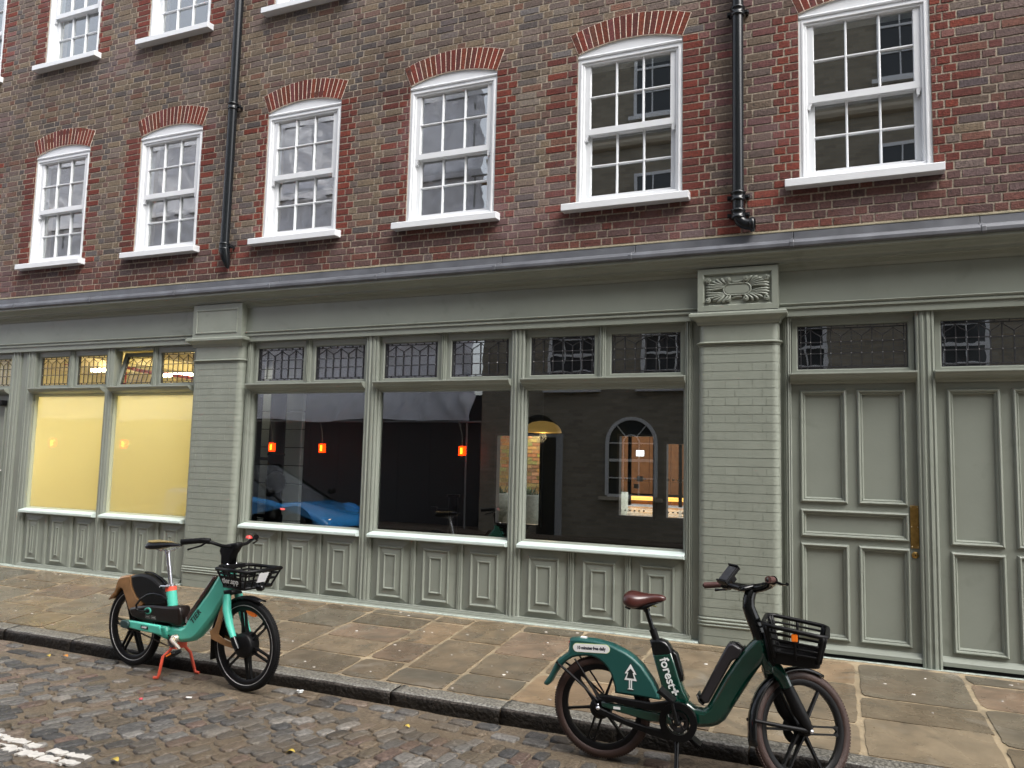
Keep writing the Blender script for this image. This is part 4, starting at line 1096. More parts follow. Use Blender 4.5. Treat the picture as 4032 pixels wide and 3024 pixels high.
s_ = MB(); s_.box(ax-.12, ax+aw+.12, 0, .15, az0-.1, az0-.03); s_.build('sill', mat('pale_stone'), o)
f = MB(); f.box(-6.55,-6.10,0,.05,-.1,2.05); f.prism([(-7.0,2.12),(-6.1,2.12)]+arcpts(-6.55,2.12,.45,0,180,12), 0, .05); o = f.build('door', mat('dark_door', (.015,.017,.016), .3), OB)
f = MB(); f.box(-6.10,-5.97,0,.09,-.1,2.1); f.box(-7.1,-5.95,0,.10,2.06,2.13); f.build('door_surround', mat('grey_surround', (.32,.33,.34), .7), OB)
# hoarding and sheeted scaffold
hd = MB()
for i in range(24): hd.box(-30+i*.92+.004, -30+(i+1)*.92-.004, -10.3, -10.25, -.1, 3.1)
tag(hd.build('hoarding', mat('grey_hoarding', (.045,.045,.048), .6)), 'dark grey boarded hoarding across the street below the sheeted scaffold', 'fence')
SH = bpy.data.materials.new('white_sheeting'); SH.use_nodes = True; n = SH.node_tree.nodes; l = SH.node_tree.links; n.clear()
o_ = n.new('ShaderNodeOutputMaterial'); mx = n.new('ShaderNodeMixShader'); d_ = n.new('ShaderNodeBsdfDiffuse'); t_ = n.new('ShaderNodeBsdfTranslucent'); mx.inputs[0].default_value = .42
d_.inputs[0].default_value = (.82,.83,.90,1); t_.inputs[0].default_value = (.92,.93,.99,1); l.new(d_.outputs[0], mx.inputs[1]); l.new(t_.outputs[0], mx.inputs[2]); l.new(mx.outputs[0], o_.inputs[0])

q = MB(); NX, NZ_ = 260, 120; X0, X1, Z0, Z1 = -30, -8.15, 2.42, 12.4; vs = []
for j in range(NZ_+1):
    for i in range(NX+1):
        x, z = lerp(X0,X1,i/NX), lerp(Z0,Z1,j/NZ_)
        lift = math.sin(math.pi*((z-Z0) % 2.0)/2.0)
        y = -9.35 + .5*lift*NZ.noise(Vector((x*.55,z*.35,0))) + .40*abs(NZ.noise(Vector((x*1.7+z*.9,z*1.1,3)))) + .24*abs(NZ.noise(Vector((x*3.2-z*2,z*2.2,7))))
        y -= .30*(((z-Z0) % 2.0)/2.0)
        zz = z + (.12*NZ.noise(Vector((x*.6,0,1))) if j == 0 else 0)
        xx = x + (.15*NZ.noise(Vector((0,z*1.3,2))) if i == NX else 0)
        vs.append((xx,y,zz))
q.add(vs, [(j*(NX+1)+i, j*(NX+1)+i+1, (j+1)*(NX+1)+i+1, (j+1)*(NX+1)+i) for j in range(NZ_) for i in range(NX)], True)
o = q.build('scaffold_sheet', SH); tag(o, 'crinkled white plastic sheeting hung on the scaffold across the street', 'sheeting')
sc = empty('scaffold', (-18,-9.8,0), 0, 'tube scaffold behind the white plastic sheeting', 'scaffold')
GM = mat('galvanised', (.3,.3,.3), .5, metal=.7)
for i in range(10):
    p = MB(); p.tube([(-12+i*2.4,.25,-.1),(-12+i*2.4,.25,12.4)], .024, 8); p.build('upright', GM, sc)
for z in (2.4,4.4,6.4,8.4,10.4): p = MB(); p.tube([(-12,.28,z),(10,.28,z)], .024, 8); p.build('ledger', GM, sc)
for z in (4.45,8.45): p = MB(); p.box(-12,9.6,-.5,.2,z,z+.04); p.build('scaffold_board', mat('board', (.30,.20,.10), .8), sc)
# orange warning lamps on their wires
AMB = mat('amber_lamp', (.9,.15,.01), .3, emit=(1.0,.035,.001), estr=5.0); AMC = mat('amber_core', (1,.6,.05), .3, emit=(1.0,.27,.012), estr=9.0)
def warn(x, label):
    t = empty('warning_lamp', (x,-9.2,1.71), 0, label, 'lamp', 'orange lamps hung below the sheeting')
    p = MB(); p.box(-.075,.075,-.04,.04,-.11,.11)
    for k in range(-4,5): p.box(-.080,.080,-.045,.045,k*.024-.004,k*.024+.004)
    bevel(p.build('lens', AMB, t), .012)
    p = MB(); p.box(-.024,.024,.036,.060,-.070,.070); p.build('bulb', AMC, t)
    p = MB(); p.tube([(0,0,.11),(-.02,0,.4),(-.12,0,.72)], .006, 6); p.build('wire', mat('pale_wire', (.4,.38,.3), .6), t)
for x, lb in ((-13.84,'orange warning lamp reflected at the left of the first dark shop window'),(-12.26,'orange warning lamp reflected right of centre in the first dark shop window'),
              (-8.33,'orange warning lamp reflected in the middle dark shop window'),(-22.04,'orange warning lamp mirrored in the left yellow window'),(-19.11,'orange warning lamp mirrored in the right yellow window')):
    warn(x, lb)

# ================================================================== BLUE CAR (parked up the street, mirrored in the glass)
def car():
    t = empty('parked_car', (-10.85,-5.65,ZR), 0, 'bright blue hatchback parked across the road, mirrored in the first dark shop window', 'car')
    BLUE = mat('blue_car_paint', (.03,.28,.70), .25, coat=1.0)
    body = [(-2.0,.32),(-2.02,.70),(-1.92,.95),(-1.75,1.00),(-.4,.97),(.75,.84),(1.35,.72),(1.80,.60),(2.00,.50),(2.04,.40),(1.98,.26),(1.75,.24)] + \
           arcpts(1.32,.32,.36,-10,190,10)[0:] + [(.8,.22),(-.9,.22)] + arcpts(-1.30,.32,.36,-10,190,10) + [(-1.8,.24)]
    b = MB(); b.prism(body, -.86, .86, .09); b.build('body', BLUE, t)
    g = MB()
    def loft(secs):
        vs = []; n_ = len(secs[0])
        for s_ in secs: vs += s_
        g.add(vs, [(i*n_+k, i*n_+(k+1)%n_, (i+1)*n_+(k+1)%n_, (i+1)*n_+k) for i in range(len(secs)-1) for k in range(n_)])
        g.add(vs, [tuple(range((len(secs)-1)*n_, len(secs)*n_))])
    lo = [(-1.80,-.80,.97),(.95,-.80,.80),(.95,.80,.80),(-1.80,.80,.97)]; hi = [(-1.30,-.62,1.42),(-.35,-.62,1.50),(-.35,.62,1.50),(-1.30,.62,1.42)]
    loft([lo, hi]); g.build('windscreen', mat('car_glass', (.012,.016,.018), .06, coat=.4), t)
    r_ = MB(); r_.box(-1.32,-.33,-.63,.63,1.46,1.515)
    for s_ in (-1,1):
        r_.tube([(.97,s_*.79,.80),(-.33,s_*.62,1.50)], .028, 8); r_.tube([(-1.82,s_*.79,.97),(-1.32,s_*.62,1.43)], .045, 8); r_.tube([(-.35,s_*.81,.96),(-.42,s_*.63,1.44)], .03, 8)
    bevel(r_.build('roof', BLACK, t), .01)
    for x in (1.32,-1.30):
        for s_ in (-1,1):
            w_ = MB(); w_.lathe([(.19,-.10),(.30,-.10),(.315,-.07),(.315,.07),(.30,.10),(.19,.10)], (0,0,0), 28, 'Y'); wo = w_.build('wheel', RUBBER, t); wo.location = (x,s_*.80,.315)
            h = MB(); h.lathe([(.0001,s_*.06),(.05,s_*.08),(.19,s_*.085),(.20,s_*.10)], (0,0,0), 24, 'Y'); h.build('rim', mat('alloy', (.4,.4,.42), .3, metal=.9), wo)
    for s_ in (-1,1):
        h = MB(); h.lathe([(.0001,.0),(.07,-.01),(.10,-.04),(.11,-.09)], (0,0,0), 20, 'X'); ho = h.build('headlight', mat('headlamp', (.7,.6,.4), .1, emit=(1,.6,.3), estr=1.5), t); ho.location = (1.97,s_*.62,.46); ho.scale = (1,1.3,.8)
        h = MB(); h.box(1.0,1.08,s_*.86-.02,s_*.86+.02,.68,.71); h.build('indicator', mat('red_glow', (.8,.1,.1), .3, emit=(1,.1,.08), estr=3), t)
        h = MB(); h.lathe([(.0001,-.10),(.05,-.09),(.07,-.03),(.07,.03),(.05,.08),(.0001,.09)], (0,0,0), 12, 'Y'); mo = h.build('wing_mirror', BLACK, t); mo.location = (.80,s_*.96,.98)
    h = MB(); h.box(2.0,2.05,-.45,.45,.26,.38); bevel(h.build('grille', BLACK, t), .01)
car()

# ================================================================== BICYCLES
TEAL = mat('teal_paint', (.085,.50,.38), .30, coat=.35, noise=.06, nscale=7, bump=.03)
BRONZE = mat('bronze_plastic', (.34,.18,.075), .26, metal=.35, noise=.35, nscale=9, coat=.3)
DGREEN = mat('dark_green_paint', (.002,.038,.025), .20, coat=.7)
MGREEN = mat('satin_green_plastic', (.010,.075,.066), .42)
RED = mat('red_stand_paint', (.62,.085,.045), .35)
CHROME = mat('chrome', (.80,.80,.84), .26, metal=1)
BRTYRE = mat('brown_tyre', (.034,.016,.012), .6, bump=.3, bscale=150)
BRLEATH = mat('brown_saddle', (.050,.013,.010), .30, coat=.25, noise=.25, nscale=14)
BRGRIP = mat('brown_grip', (.07,.028,.024), .55)
WHT = mat('decal_white', (.82,.83,.82), .5); BLKD = mat('decal_black', (.01,.02,.02), .5)
ORG = mat('orange_reflector', (.75,.16,.01), .2, coat=.5, emit=(.8,.15,.0), estr=.06)  # faint emission stands in for light caught by the reflector

def wheel(parent, x, z, Ro, tr, tyre_m, arms, lining=True, arm_w=.011, hub=(.045,.05), steer=None, name='wheel', disc=False):
    w_ = MB(); rr = Ro-tr*2+.004
    w_.lathe([(rr-.030,-.009),(rr-.022,-.015),(rr,-.017),(rr+.006,-.015),(rr+.006,.015),(rr,.017),(rr-.022,.015),(rr-.030,.009),(rr-.030,-.009)], (0,0,0), 72, 'Y')
    for a, pair in arms:
        for off in ((-.019,.019) if pair else (0,)):
            ca, sa = math.cos(R(a)), math.sin(R(a)); hw = arm_w*(1 if pair else 1.25)
            pts = []
            for (rad, wy, hh) in ((hub[0]*.8,.017,hw),(rr*.5,.012,hw*.8),(rr-.024,.010,hw*.9)):
                pts.append((rad, wy, hh))
            vs = []
            for rad, wy, hh in pts:
                cxp, czp = rad*ca-off*sa, rad*sa+off*ca
                for sy, sh in ((-1,-1),(-1,1),(1,1),(1,-1)): vs.append((cxp-sa*hh*.5*sh, wy*sy, czp+ca*hh*.5*sh))
            w_.add(vs, [(4*i+k, 4*i+(k+1)%4, 4*i+4+(k+1)%4, 4*i+4+k) for i in (0,1) for k in range(4)])
        if pair:        # gusset where the pair joins the rim and the hub
            ca, sa = math.cos(R(a)), math.sin(R(a)); g1, g2 = rr-.055, rr-.022
            w_.prism([(g2*ca-.034*sa*-1, g2*sa+.034*ca*-1),(g2*ca-.034*sa, g2*sa+.034*ca),(g1*ca-.019*sa, g1*sa+.019*ca),((g1+.02)*ca, (g1+.02)*sa),(g1*ca+.019*sa, g1*sa-.019*ca)], -.008, .008)
    w_.lathe([(.0001,-hub[1]),(hub[0]*.7,-hub[1]),(hub[0]*.95,-hub[1]+.010),(hub[0],-hub[1]+.02),(hub[0],hub[1]-.02),(hub[0]*.95,hub[1]-.01),(hub[0]*.7,hub[1]),(.0001,hub[1])], (0,0,0), 32, 'Y')
    if disc: w_.lathe([(.03,hub[1]),(.08,hub[1]),(.08,hub[1]+.003),(.03,hub[1]+.003)], (0,0,0), 32, 'Y')
    wo = w_.build(name, BLACK, parent); wo.location = (x, 0, z)
    t = MB(); P = []
    for k in range(17):
        a = 2*math.pi*k/16; P.append((Ro-tr+tr*math.cos(a), tr*.98*math.sin(a)))
    t.lathe(P, (0,0,0), 96, 'Y')
    for k in range(120):        # tread blocks
        a = 2*math.pi*k/120
        for sy in (-1,1):
            ca, sa = math.cos(a+.01*sy), math.sin(a+.01*sy); r0, r1 = Ro-.004, Ro+.0012; h_ = .005
            vs = [(rd*ca-sa*d, sy*yy, rd*sa+ca*d) for rd in (r0,r1) for d in (-h_,h_) for yy in (.003,.014)]
            t.add(vs, [(4,5,7,6),(0,1,5,4),(2,3,7,6),(0,2,6,4),(1,3,7,5)])
    t.build('tyre', tyre_m, wo, weld=.00001)
    if lining:
        r_ = MB(); 
        for sy in (-1,1): r_.tube([((Ro-tr*1.62)*math.cos(2*math.pi*k/72), sy*tr*.80, (Ro-tr*1.62)*math.sin(2*math.pi*k/72)) for k in range(72)], .0022, 6, closed=True)
        r_.build('reflective_ring', mat('reflective_grey', (.42,.42,.42), .4), wo)
    v = MB(); v.tube([((rr-.03)*math.cos(R(-62)),0,(rr-.03)*math.sin(R(-62))),((rr-.065)*math.cos(R(-62)),0,(rr-.065)*math.sin(R(-62)))], .004, 6); v.build('valve', BLACK, wo)
    return wo

def saddle(parent, secs, m_, base_m):
    s = MB(); K = 14; vs = []
    for (x, w_, zt, zb) in secs:
        for k in range(K):
            a = 2*math.pi*k/K; yy = w_*math.cos(a); sn = math.sin(a)
            zz = (zt if sn >= 0 else zb); zm = zb+(zt-zb)*.35
            vs.append((x, yy*(abs(math.cos(a))**-.15 if abs(math.cos(a)) > .2 else 1), zm+(zt-zm)*sn**.8 if sn >= 0 else zm+(zb-zm)*(-sn)**.6))
    n_ = len(secs)
    s.add(vs, [(i*K+k, i*K+(k+1)%K, (i+1)*K+(k+1)%K, (i+1)*K+k) for i in range(n_-1) for k in range(K)]+[tuple(range(K)), tuple((n_-1)*K+k for k in range(K))], True)
    o = s.build('saddle', m_, parent); sm = o.modifiers.new('s','SUBSURF'); sm.levels = sm.render_levels = 2
    return o

# ---------------- teal bicycle
def teal_bike():
    t = empty('bicycle', (-5.3147,-2.1926,ZR+.006), math.atan2(-.1048674,.99448621), 'teal hire bicycle with black basket and red double stand, by the kerb on the left', 'bicycle', 'hire bicycles parked along the kerb')
    P6 = [(a, True) for a in (-2,-62,-122,178,118,58)]
    wheel(t, .010, .310, .310, .027, RUBBER, P6, hub=(.040,.055))
    # frame
    fr = [(.364,.362),(.60,.372),(.640,.392),(.712,.482),(.867,.653),(.973,.795),(1.015,.835),(1.050,.835),(1.068,.770),(1.085,.690),(1.047,.618),(.953,.486),(.845,.372),(.790,.318),(.731,.281),(.634,.258),(.535,.248),(.457,.263),(.402,.301)]
    f = MB(); f.prism(fr, -.044, .044, .030); fo = f.build('frame', TEAL, t)
    c = MB()
    for sy in (-1, 1):
        c.prism([(-.015,.305),(-.015,.362),(.20,.366),(.40,.366),(.44,.300),(.20,.300)] if False else [(.0,.308),(.0,.362),(.15,.366),(.42,.366),(.46,.300),(.20,.300)], sy*.075-.014, sy*.075+.014, .010)
        c.prism([(.33,.300),(.33,.366),(.48,.366),(.50,.27),(.42,.28)], -.085, .085, .02)
    c.build('chainstay', TEAL, t)
    h = MB()
    for sy in (-1, 1):
        h.prism([(x_, z_) for x_, z_ in ([(.045+.030*math.cos(R(a)), .335+.030*math.sin(R(a))) for a in range(-90,91,18)]+[(.005+.030*math.cos(R(a)), .335+.030*math.sin(R(a))) for a in range(90,271,18)])], sy*.099-.012, sy*.099+.012, .006)
    h.build('axle_cover', mat('dark_teal_cover', (.02,.05,.05), .4), t)
    sn = MB()
    for k in range(46):
        u = k/45; x_, z_ = lerp(.085,.50,u), lerp(.292,.222,u); sn.box(x_-.0035,x_+.0035,-.066,-.058,z_-.004,z_+.004)
        x_, z_ = lerp(.085,.50,u), lerp(.345,.300,u); sn.box(x_-.0035,x_+.0035,-.066,-.058,z_-.004,z_+.004)
    sn.lathe([(.045,-.003),(.045,.003),(.0001,.003)], (.54,-.062,.262), 24, 'Y')
    sn.build('chain', mat('chain', (.05,.04,.035), .5, metal=.6), t)
    text_mesh('lettering', 'TIER', .062, BLKD, fo, Matrix.Translation((.768,-.0455,.470)) @ Matrix.Rotation(R(-49),4,'Y') @ Matrix.Rotation(R(90),4,'X'), .0012, 1.12, .0008)
    pl = MB(); pl.prism([(.205,.322),(.292,.322),(.292,.346),(.205,.346)], -.0915, -.088, .001); po = pl.build('number_plate', BLACK, t)
    text_mesh('lettering', '634307', .020, WHT, po, Matrix.Translation((.2485,-.0920,.334)) @ Matrix.Rotation(R(90),4,'X'), .0006, 1.0, .0004)
    # seat tube, collar, clamp, post, saddle
    s = MB(); s.tube([(.470,0,.40),(.415,0,.640)], .036, 24, flat=1.15); s.build('seat_tube', TEAL, t)
    s = MB(); s.tube([(.418,0,.618),(.411,0,.650)], .0385, 24, flat=1.15); s.build('seat_collar', mat('coral_collar', (.75,.10,.06), .35), t)
    s = MB(); s.tube([(.411,0,.650),(.408,0,.672)], .033, 20); s.tube([(.44,-.045,.660),(.36,-.050,.655),(.345,-.044,.645)], .008, 8); bevel(s.build('seat_clamp', CHROME, t), .002)
    s = MB(); s.tube([(.410,0,.660),(.352,0,.905)], .0165, 20); s.tube([(.352,0,.900),(.350,0,.925)], .024, 12); s.build('seat_post', CHROME, t)
    s = MB(); s.tube([(.215,-.022,.925),(.28,-.022,.918),(.38,-.022,.918),(.46,-.014,.955)], .0035, 6); s.tube([(.215,.022,.925),(.28,.022,.918),(.38,.022,.918),(.46,.014,.955)], .0035, 6)
    s.build('saddle_rail', CHROME, t)
    sd_ = saddle(t, [(.150,.060,.965,.930),(.165,.082,.985,.920),(.215,.090,.992,.918),(.275,.072,.990,.925),(.345,.042,.990,.945),(.42,.030,.990,.958),(.485,.025,.984,.962),(.500,.014,.976,.966)], GLOSSB, BLACK)
    yl = MB()
    n_ = 12; top = [(.165,.050),(.19,.066),(.23,.068),(.27,.055),(.33,.032),(.38,.024)]
    P = [(x,-y,0) for x,y in top]+[(x,y,0) for x,y in top[::-1]]
    vs = [(x,y,.9945-.010*(abs(y)/.07)**2) for x,y,_ in P]; yl.add(vs+[(x,y,z-.004) for x,y,z in vs], [tuple(range(n_))]+[(i,(i+1)%n_,n_+(i+1)%n_,n_+i) for i in range(n_)])
    yl.build('saddle_top', mat('gold_speckled_pad', (.26,.19,.08), .45, noise=.8, nscale=90, metal=.2), sd_)
    # rear wheel cover: bronze mudguard in front of a black skirt, above a black lower case
    g = MB(); g.prism([(-.294,.478),(-.268,.520),(-.223,.556),(-.205,.610),(-.190,.655),(-.160,.680),(-.10,.694),(-.030,.704),(-.022,.702),(.000,.625),(.062,.545),(.150,.505),(.12,.455),(.02,.400),(-.03,.435),(-.078,.514),(-.125,.580),(-.150,.588),(-.178,.572),(-.205,.535),(-.236,.500)], -.046, .046, .016)
    g.build('rear_mudguard', BRONZE, t)
    g = MB(); g.prism([(-.026,.700),(.04,.718),(.10,.728),(.187,.722),(.255,.706),(.311,.679),(.381,.630),(.424,.585),(.445,.514),(.20,.480),(.14,.505),(.058,.545),(-.004,.622)], -.050, .050, .022)
    g.build('skirt_guard', mat('satin_black_cover', (.007,.007,.007), .42, spec=.25), t)
    g = MB(); g.tube([(.10,-.0,.735),(.19,0,.735),(.30,0,.700),(.40,0,.635)], .012, 8, flat=.6); g.build('guard_rib', GLOSSB, t)
    g = MB(); g.prism([(-.005,.452),(.10,.478),(.28,.505),(.445,.512),(.575,.520),(.590,.505),(.616,.400),(.600,.380),(.369,.372),(.131,.366),(.030,.386),(.0,.42)], -.056, .056, .020)
    lk = g.build('lower_case', mat('brown_black_case', (.010,.006,.005), .3, spec=.3, coat=.2), t)
    g = MB(); g.prism([(.235+.030*math.cos(R(a))*1.3, .455+.026*math.sin(R(a))) for a in range(0,360,20)], -.064, -.054, .003); g.build('lock_ring', TEAL, lk)
    g = MB(); g.prism([(.238+.022*math.cos(R(a))*1.1, .455+.016*math.sin(R(a))) for a in range(0,360,20)], -.070, -.060, .003); g.build('lock_socket', BLACK, lk)
    g = MB(); 
    for x0 in (.205,.275): g.ring(x0, x0+.055, .398, .422, [(0,0),(.002,0)], -.0565); g.box(x0+.008,x0+.045,-.0572,-.0562,.406,.414)
    g.build('instruction_label', mat('faint_decal', (.30,.28,.26), .5), lk)
    g = MB(); g.tube([(.45,-.062,.565),(.40,-.070,.590),(.32,-.078,.597),(.25,-.082,.583),(.17,-.083,.540),(.120,-.082,.490),(.128,-.078,.452),(.18,-.072,.446),(.235,-.066,.455)], .0085, 10)
    g.build('lock_cable', GLOSSB, t)
    # battery strip lying on the down tube
    g = MB(); g.prism([(.640,.430),(.660,.425),(.925,.755),(.932,.778),(.905,.776),(.645,.462)], -.028, .028, .008); g.build('battery', mat('battery_brown', (.045,.015,.012), .25, coat=.6), t)
    g = MB(); g.tube([(.635,0,.445),(.63,0,.405)], .024, 10); g.build('battery_catch', CHROME, t)
    # cranks, pedals
    g = MB()
    g.lathe([(.0001,-.085),(.028,-.085),(.032,-.078),(.034,-.05)], (.575,0,.285), 20, 'Y')
    g.tube([(.575,-.090,.285),(.600,-.098,.272),(.690,-.102,.228)], [.020,.016,.012], 10, flat=1)
    g.tube([(.575,.090,.285),(.55,.098,.298),(.460,.102,.342)], [.018,.014,.012], 10)
    g.build('crank', mat('pale_alloy', (.70,.62,.50), .22, metal=.8), t)
    for (x_, y_, z_) in ((.675,-.150,.205),(.465,.150,.345)):
        g = MB(); g.box(-.048,.048,-.040,.040,-.012,.012); g.box(-.052,.052,-.030,-.024,-.016,.016); g.box(-.052,.052,.024,.030,-.016,.016)
        p_ = g.build('pedal', BLACK, t); p_.location = (x_,y_,z_); p_.rotation_euler = (0,R(-28),0); bevel(p_, .006)
        g = MB(); g.box(-.03,.03,-.0415,-.0405,-.006,.006); g.build('pedal_reflector', ORG, p_)
    # double kickstand
    g = MB(); g.box(.50,.575,-.05,.05,.205,.262); g.tube([(.535,-.045,.215),(.525,-.075,.185),(.505,-.105,.150),(.500,-.125,.03),(.494,-.130,.004),(.462,-.140,.0)], .0115, 12)
    g.tube([(.535,.045,.215),(.545,.075,.185),(.553,.105,.150),(.585,.125,.03),(.59,.130,.004),(.622,.140,.0)], .0115, 12)
    g.build('double_stand', RED, t)
    # head, fork, front wheel
    g = MB(); g.prism([(.978,.842),(1.075,.870),(1.118,.700),(1.085,.655),(1.030,.670),(1.015,.74)], -.040, .040, .018); g.build('head_tube', TEAL, t)
    g = MB(); g.prism([(1.045,.690),(1.130,.705),(1.150,.668),(1.060,.650)], -.050, .050, .012); g.build('fork_crown', BLACK, t)
    for sy in (-1,1):
        g = MB(); g.tube([(1.095,sy*.052,.665),(1.120,sy*.066,.560),(1.160,sy*.070,.460),(1.215,sy*.070,.362)], [.026,.027,.024,.018], 16, flat=1.25); g.build('fork_leg', TEAL, t)
        g = MB(); g.tube([(1.208,sy*.072,.378),(1.235,sy*.074,.335),(1.262,sy*.074,.300)], [.022,.026,.020], 14); g.build('fork_shoe', GLOSSB, t)
    wheel(t, 1.268, .322, .322, .027, RUBBER, [(a, True) for a in (42,-18,-78,-138,162,102)], hub=(.088,.054))
    g = MB()
    A = [(1.268+.345*math.cos(R(a)), .322+.345*math.sin(R(a))) for a in range(80,118,6)]
    # front mudguard: tip ahead of the crown, rear flap with a bronze stay
    def strip(pts, hw, th, name, m_):
        s_ = MB(); vs = []
        for (x_, z_) in pts:
            for (yy, dz) in ((-hw,-.018),(-hw*.8,-.004),(0,0),(hw*.8,-.004),(hw,-.018)):
                dx, dz2 = x_-1.268, z_-.322; L_ = math.hypot(dx, dz2); vs.append((x_+dx/L_*dz, yy, z_+dz2/L_*dz))
        s_.add(vs, [(5*i+k,5*i+k+1,5*i+k+6,5*i+k+5) for i in range(len(pts)-1) for k in range(4)], True)
        o = s_.build(name, m_, t); sm = o.modifiers.new('s','SOLIDIFY'); sm.thickness = th; return o
    strip([(1.268+.346*math.cos(R(a)), .322+.346*math.sin(R(a))) for a in range(128,68,-5)]+[(1.415,.650)], .034, .004, 'front_mudguard', BLACK)
    strip([(1.268+(.344 if a < 190 else .344+(a-190)*.0016)*math.cos(R(a)), .322+(.344 if a < 190 else .344+(a-190)*.0016)*math.sin(R(a))) for a in range(124,206,5)], .034, .004, 'mudguard_flap', BLACK)
    g = MB()
    for sy in (-1,1):
        g.prism([(.935,.385),(.960,.330),(1.10,.300),(1.215,.292),(1.225,.325),(1.10,.345),(1.03,.372),(1.045,.42),(1.098,.62),(1.085,.64),(1.04,.57),(.985,.42)], sy*.050-.004, sy*.050+.004, .003)
    g.build('mudguard_stay', BRONZE, t)
    g = MB(); g.prism([(1.30+.052*math.cos(R(a)), .548+.022*math.sin(R(a))-.25*.052*math.cos(R(a))) for a in range(0,360,24)], -.006, .010, .004); g.build('wheel_reflector', ORG, t)
    # stem, handlebar, grips, levers
    g = MB(); g.prism([(.985,.868),(1.085,.880),(1.092,.945),(1.125,.985),(1.150,1.025),(1.135,1.042),(1.03,1.022),(.970,1.000),(.962,.965),(.980,.935)], -.034, .034, .012); g.build('stem', BLACK, t)
    g = MB(); 
    for sy in (-1,1): g.tube([(1.08,sy*.02,1.005),(1.085,sy*.12,1.022),(1.065,sy*.20,1.052),(1.02,sy*.25,1.065),(.955,sy*.285,1.062)], .0125, 14)
    g.build('handlebar', BLACK, t)
    for sy in (-1,1):
        g = MB(); n_ = 9; pts = [(lerp(1.035,.895,i/n_), sy*lerp(.245,.315,i/n_), lerp(1.066,1.050,i/n_)) for i in range(n_+1)]
        g.tube(pts, [.0195+.0014*(i%2) for i in range(n_+1)], 14); g.build('grip', BLACK, t)
        g = MB(); g.tube([(1.030,sy*.245,1.066),(1.075,sy*.215,1.060)], .021, 14); g.tube([(1.060,sy*.235,1.055),(1.04,sy*.262,1.030),(.99,sy*.292,1.012),(.955,sy*.305,1.000)], [.009,.007,.006,.008], 8)
        g.build('brake_lever', BLACK, t)
    g = MB(); g.lathe([(.0001,.024),(.018,.020),(.026,.006),(.026,0)], (1.070,.15,1.055), 18); g.build('bell', mat('red_ring_bell', (.55,.06,.05), .3), t)
    # basket
    b = MB(); T = [(1.085,-.150),(1.405,-.165),(1.405,.165),(1.085,.150)]; B = [(1.135,-.115),(1.350,-.125),(1.350,.125),(1.135,.115)]; zt, zb = .862, .738
    T3 = [(x,y,zt) for x,y in T]; B3 = [(x,y,zb) for x,y in B]
    b.tube(T3, .013, 8, closed=True); b.tube(B3, .012, 8, closed=True)
    def pt(e, u, v):
        a0, a1, b0, b1 = B3[e], B3[(e+1)%4], T3[e], T3[(e+1)%4]
        return tuple(lerp(lerp(a0[k],a1[k],u), lerp(b0[k],b1[k],u), v) for k in range(3))
    for e in range(4):
        for u in ((0,.2,.4,.6,.8) if e in (0,2) else (0,.25,.5,.75)): b.tube([pt(e,u,0), pt(e,u,1)], .0075, 6)
        for v in (.45,.75): b.tube([pt(e,0,v), pt(e,1,v)], .007, 6)
    for i in range(7): y_ = lerp(-.11,.11,i/6); b.tube([(1.14,y_,zb),(1.345,y_,zb)], .0045, 6)
    for i in range(4): x_ = lerp(1.17,1.32,i/3); b.tube([(x_,-.118,zb-.001),(x_,.118,zb-.001)], .0045, 6)
    bo = b.build('basket', BLACK, t)
    b = MB(); q0, q1, q2, q3 = pt(0,.02,.12), pt(0,.80,.12), pt(0,.80,.62), pt(0,.02,.62)
    b.add([(p[0],p[1]-.006,p[2]) for p in (q0,q1,q2,q3)]+[(p[0],p[1]+.002,p[2]) for p in (q0,q1,q2,q3)], [(0,1,2,3),(4,5,6,7),(0,1,5,4),(1,2,6,5),(2,3,7,6),(3,0,4,7)])
    pn = b.build('basket_panel', BLACK, t)
    ctr = [sum(p[k] for p in (q0,q1,q2,q3))/4 for k in range(3)]
    tilt = math.degrees(math.atan2(.035, zt-zb)); yw_ = math.degrees(math.atan2(-.010, .215))
    text_mesh('lettering', 'tier.app', .056, WHT, pn, Matrix.Translation((ctr[0],ctr[1]-.0085,ctr[2]-.002)) @ Matrix.Rotation(R(yw_),4,'Z') @ Matrix.Rotation(R(90+tilt),4,'X'), .0012, 1.0, .0010)
    b = MB(); b.box(1.040,1.110,-.10,.10,.848,.880); bevel(b.build('basket_mount', BLACK, t), .006)
    b = MB(); 
    for y_ in (-.04,.04): b.lathe([(.0001,.006),(.007,.005),(.009,0)], (1.07,y_,.880), 10)
    b.build('mount_screw', CHROME, t)
    b = MB(); fx = [pt(1,u,v) for u,v in ((.36,.30),(.64,.30),(.64,.85),(.36,.85))]
    b.add([(p[0]+.012,p[1],p[2]) for p in fx]+[(p[0],p[1],p[2]) for p in fx], [(0,1,2,3),(0,1,5,4),(1,2,6,5),(2,3,7,6),(3,0,4,7)]); b.build('front_reflector', mat('clear_reflector', (.75,.76,.78), .2, coat=.6), bo)
    b = MB(); b.lathe([(.0001,.03),(.016,.028),(.022,.015),(.024,-.02)], (1.375,0,.735), 16, 'X'); b.build('headlight', GLOSSB, t)
teal_bike()

